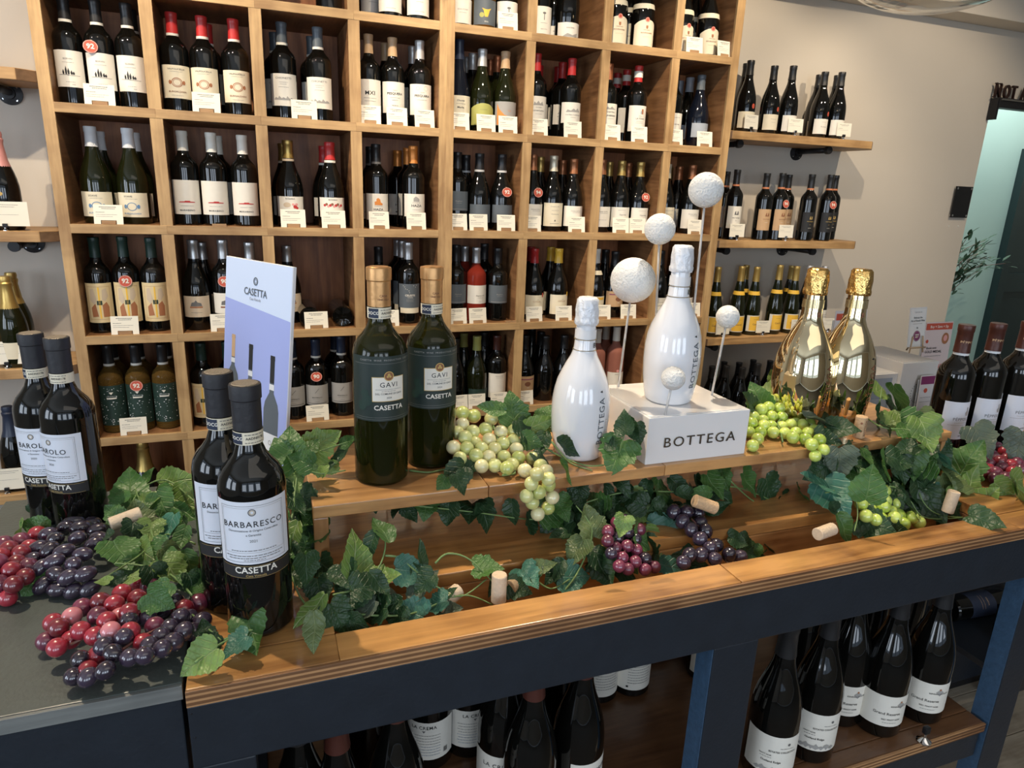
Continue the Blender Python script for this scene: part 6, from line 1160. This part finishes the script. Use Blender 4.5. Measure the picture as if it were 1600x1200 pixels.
# 6 — dark leaves on the counter under the riser
PL = lambda px, py: aty(px, py, -1.60)
build('ivy_garland', 'dark ivy garland trailing on the counter top under the riser bench', (.60, -1.58, CZ),
      [(585,786,30,'dark',-80),(620,792,34,'dark',-80),(665,796,34,'mid',-100),(700,800,42,'dark',-100),(735,800,44,'dark',-90),(760,808,46,'dark',-70),(800,800,44,'dark',-90),(830,812,44,'dark',20),(860,812,46,'dark',-120),(892,800,46,'dark',-60),(933,786,44,'mid',150),(972,756,42,'dark',-60),(1008,771,46,'dark',-100),(1032,774,52,'mid',-120),(1062,763,48,'dark',-50),(1092,765,50,'dark',-80),(1137,780,48,'dark',-30),(1131,748,36,'mid',-60),(1170,757,48,'mid',-40),(1203,768,50,'dark',-60),(1227,795,44,'dark',-60),(1258,785,50,'mid',10),(905,775,40,'dark',-80),(950,775,42,'dark',-90),(1090,800,44,'dark',-90),(985,800,42,'dark',-90),(640,800,36,'dark',-60),(880,835,40,'dark',-90),(1240,810,40,'dark',0),(1045,800,46,'dark',-70)],
      [[(570,780),(650,790),(740,800),(840,812),(900,800)],[(900,790),(980,768),(1060,768),(1140,760),(1190,775),(1240,800),(1290,810)],[(1140,750),(1180,785),(1225,800)]],
      fill=([(840,790),(1120,755),(1140,800),(1000,815),(870,845)], 40, lambda px, py, rg: aty(px, py, -1.60+rg.uniform(-.035, .03)), ['dark', 'dark', 'dark', 'mid'], 42), seed=8)
# 7 — on the riser behind the pale grapes
PL = lambda px, py: aty(px, py, -1.55+(700-py)*.0008)
build('ivy_garland', 'ivy garland around pale grapes and the lower white bottle on riser', (.42, -1.55, RZ),
      [(800,637,48,'mid',95),(770,640,44,'mid',170),(817,676,42,'dark',-60),(838,664,60,'light',20),(853,646,34,'mid',60),(847,694,44,'dark',-100),(886,700,54,'dark',-10,('z',RZ+.03)),(883,738,46,'mid',-10,('z',RZ+.012)),(964,714,56,'mid',-110,('z',RZ+.02)),(976,660,40,'dark',110,('y',-1.622)),(986,670,46,'dark',-60,('y',-1.622)),(997,680,34,'dark',-75,('y',-1.625)),(709,744,52,'dark',-140,('z',RZ+.012)),(691,758,28,'mid',-120,('z',RZ+.006)),(845,720,36,'dark',-60,('z',RZ+.012)),(950,690,38,'dark',120,('z',RZ+.04)),(735,730,40,'dark',10,('z',RZ+.012)),(720,755,34,'dark',-60,('z',RZ+.012)),(865,670,40,'light',0),(830,690,36,'mid',-20)],
      [[(852,700,RZ+.02),(880,715,RZ+.006),(920,728,RZ+.004),(955,722,RZ+.006),(972,700,RZ+.02)],[(965,720,RZ+.01),(972,690,RZ+.045),(982,665,RZ+.07)],[(862,690,RZ+.03),(890,722,RZ+.004),(925,735,RZ+.003)],[(640,735,RZ+.002),(670,738,RZ+.002),(700,733,RZ+.003),(720,740,RZ+.006)]], seed=9)
# 8 — on the riser around the lime grapes and gold bottles
PL = lambda px, py: atz(px, py, RZ+.022)
build('ivy_garland', 'ivy garland around the gold bottles on the right of riser bench', (1.05, -1.54, RZ),
      [(1184,620,46,'mid',120,('z',RZ+.05)),(1171,628,40,'dark',160,('z',RZ+.05)),(1209,606,52,'light',20,('z',RZ+.06)),(1236,628,54,'dark',-60,('z',RZ+.045)),(1205,590,24,'light',90,('z',RZ+.07)),(1287,661,56,'grey',-20),(1299,644,56,'dark',10),(1317,670,46,'dark',-20),(1295,688,40,'dark',-10,('z',RZ+.006)),(1371,654,44,'dark',-30),(1374,610,46,'light',30,('z',RZ+.06)),(1404,628,56,'mid',-20,('z',RZ+.05)),(1407,657,44,'light',10),(1446,678,54,'light',-80),(1432,668,48,'mid',-30),(1395,640,40,'dark',-40),(1452,665,46,'olive',-60),(1225,645,40,'mid',-60),(1385,668,34,'dark',0)],
      [[(1170,640),(1210,620),(1250,640),(1300,665)],[(1350,650),(1380,668),(1420,672),(1455,690)],[(1370,640,RZ+.04),(1375,625,RZ+.05),(1378,605,RZ+.07)]], seed=10)
# 9 — big heap at the right end
PL = lambda px, py: aty(px, py, -1.70+(790-py)*.0009)
build('ivy_garland', 'large mixed ivy garland heaped over the right end of trough and counter', (1.15, -1.70, CZ),
      [(1278,755,56,'teal',150),(1305,778,66,'teal',-60),(1358,756,56,'mid',80,('y',-1.745)),(1311,799,46,'dark',-10),(1317,824,54,'mid',-60),(1368,820,50,'dark',-30),(1392,695,48,'dark',100),(1416,722,64,'mid',-120),(1461,716,66,'teal',50),(1452,752,52,'teal',-80),(1482,741,56,'olive',60),(1515,717,62,'mid',50,('y',-1.63)),(1515,756,60,'light',60),(1479,763,50,'olive',-60),(1530,786,64,'light',40),(1458,793,54,'dark',-60),(1490,772,44,'light',0),(1540,814,50,'dark',-40,('z',CZ+.008)),(1536,688,50,'grey',-70,('y',-1.61)),(1593,700,54,'grey',-100,('y',-1.62)),(1569,764,42,'light',-30,('z',CZ+.012)),(1592,750,46,'light',10,('z',CZ+.03)),(1595,774,44,'light',0,('z',CZ+.01)),(1435,770,50,'dark',-90),(1400,775,50,'dark',-80),(1425,800,46,'dark',-30),(1340,735,46,'dark',-80,('y',-1.62)),(1310,735,46,'dark',-70,('y',-1.62)),(1375,735,46,'dark',-70,('y',-1.63)),(1290,740,40,'dark',-90,('y',-1.62)),(1400,830,40,'dark',-10),(1500,800,44,'dark',-30)],
      [[(1290,770),(1330,765),(1340,800),(1335,830)],[(1405,705),(1430,735),(1440,780),(1470,805),(1530,808)],[(1440,700),(1430,720),(1435,690)],[(1470,790),(1500,780),(1520,775)],[(1560,770,CZ+.006),(1600,762,CZ+.01)],[(1345,790),(1390,760),(1420,780),(1450,810),(1540,805)]],
      fill=([(1270,725),(1400,700),(1470,700),(1500,760),(1470,810),(1400,790),(1290,760)], 60, lambda px, py, rg: aty(px, py, -1.66+rg.uniform(-.02, .05)), ['dark', 'dark', 'dark', 'mid', 'grey'], 46), seed=11)

# ================================================================== CORKS
def corkm(m_, r=.0104, h=.041): return lathe('cork', [(0, 0), (r*.92, 0), (r, .001), (r, h-.001), (r*.92, h), (0, h)], m_, 28)
CK = corkm(CORK); CKP = corkm(CORKP)
def cork(p, label, me, rot=(0, 0, 0), text=None):
    o = tag(obj('cork', me, None, p, rot), label, 'cork', 'corks scattered on the counter')
    if text: obj('cork_print', printmesh('cork_print', [('t', text, .0068, -.001, .0205, 'brown', .01, 1, 1), ('c', -.010, .03, .002, 'brown'), ('c', -.009, .015, .0022, 'brown')], .0104, .0004), o)
    return o
p = atz(1341, 683, RZ); cork((p.x, p.y, RZ), 'speckled tan cork with printed letters standing beside gold bottles', CK, (0, 0, .25), 'BOTTEGA')
p = aty(779, 935, -1.735); cork((p.x, -1.735, p.z-.004), 'pale cork standing upright in the trough', CKP)
p = aty(779, 935, -1.735)
def lie(px, py, y, ang, label, me, tilt=pi/2):
    p = aty(px, py, y); return cork(p, label, me, (0, tilt, ang))
lie(797, 918, -1.71, .5, 'tan cork lying in the trough behind teal leaf', CK); lie(683, 950, -1.73, .5, 'pale cork lying in the left part of trough', CKP, 1.35)
lie(1085, 782, -1.66, -.2, 'tan cork tilted above the black grapes', CK, 1.95); lie(1277, 835, -1.74, .2, 'pale cork lying at the right part of trough', CKP)
p = aty(1480, 800, -1.72); cork((p.x, -1.72, p.z), 'pale cork standing among leaves at right end of trough', CKP, (0, .15, 0))
p = atz(172, 820, CZ+.04); cork(p, 'pale cork resting on ivy leaves on the black table', CKP, (0, pi/2-.15, .35))

# ================================================================== GLASS PENDANT LAMP AND TRACK LAMPS
bp_ = aty(1455, 17, -.9); pd = thing('pendant_lamp', 'clear glass pendant lamp bowl hanging at the top right', 'lamp', (bp_.x, -.9, bp_.z))
a_, b_ = .26, .14; out = [(a_*sin(t), b_-b_*cos(t)) for t in [pi*i/28*.93 for i in range(29)]]; inn = [(max(0, r-.0025), z+.0025*(1 if i < 14 else -1)) for i, (r, z) in enumerate(out)][::-1]
obj('glass_shade', lathe('glass_shade', out+inn, GLASSC, 64, sharp=80), pd); 
obj('lamp_holder', lathe('lamp_holder', [(0, .20), (.02, .20), (.022, .25), (.05, .262), (.05, .285), (.01, .30), (0, .30)], BLACKM, 28), pd)
obj('bulb', lathe('bulb', [(0, .10), (.018, .106), (.03, .128), (.026, .155), (.014, .185), (.013, .20), (0, .20)], mat('warm_bulb_glass', (1, .8, .5), .3, emit=((1, .72, .40), 14)), 24), pd)
tube('cord', [(0, 0, .30), (0, 0, 2.98-bp_.z)], .003, BLACKM, 8, pd)
for i, (a, b, e) in enumerate(SPOTS):
    d = (Vector(b)-Vector(a)).normalized(); q = d.to_track_quat('-Z', 'Y').to_euler()
    t = thing('track_lamp', f"black ceiling spotlight, {ORD[i]} along the track above the counter", 'lamp', a, rot=q)
    obj('lamp_body', lathe('lamp_body', [(.035, .0), (.038, .0), (.038, .13), (.03, .14), (0, .14), (0, .136), (.028, .136), (.034, .128), (.035, .0)], BLACKM, 24), t)
    obj('lamp_lens', lathe('lamp_lens', [(0, .03), (.033, .03)], mat('warm_lamp_lens', (1, .9, .7), .3, emit=((1, .80, .55), 6)), 20), t)
    obj('lamp_stem', tube('lamp_stem', [(0, 0, .10), Vector((0, 0, .15))], .006, BLACKM, 8, None, asmesh=True), t)
n_ = len(bpy.data.objects); print('objects', n_, 'tris', sum(len(o.data.polygons) for o in bpy.data.objects if o.type == 'MESH'))
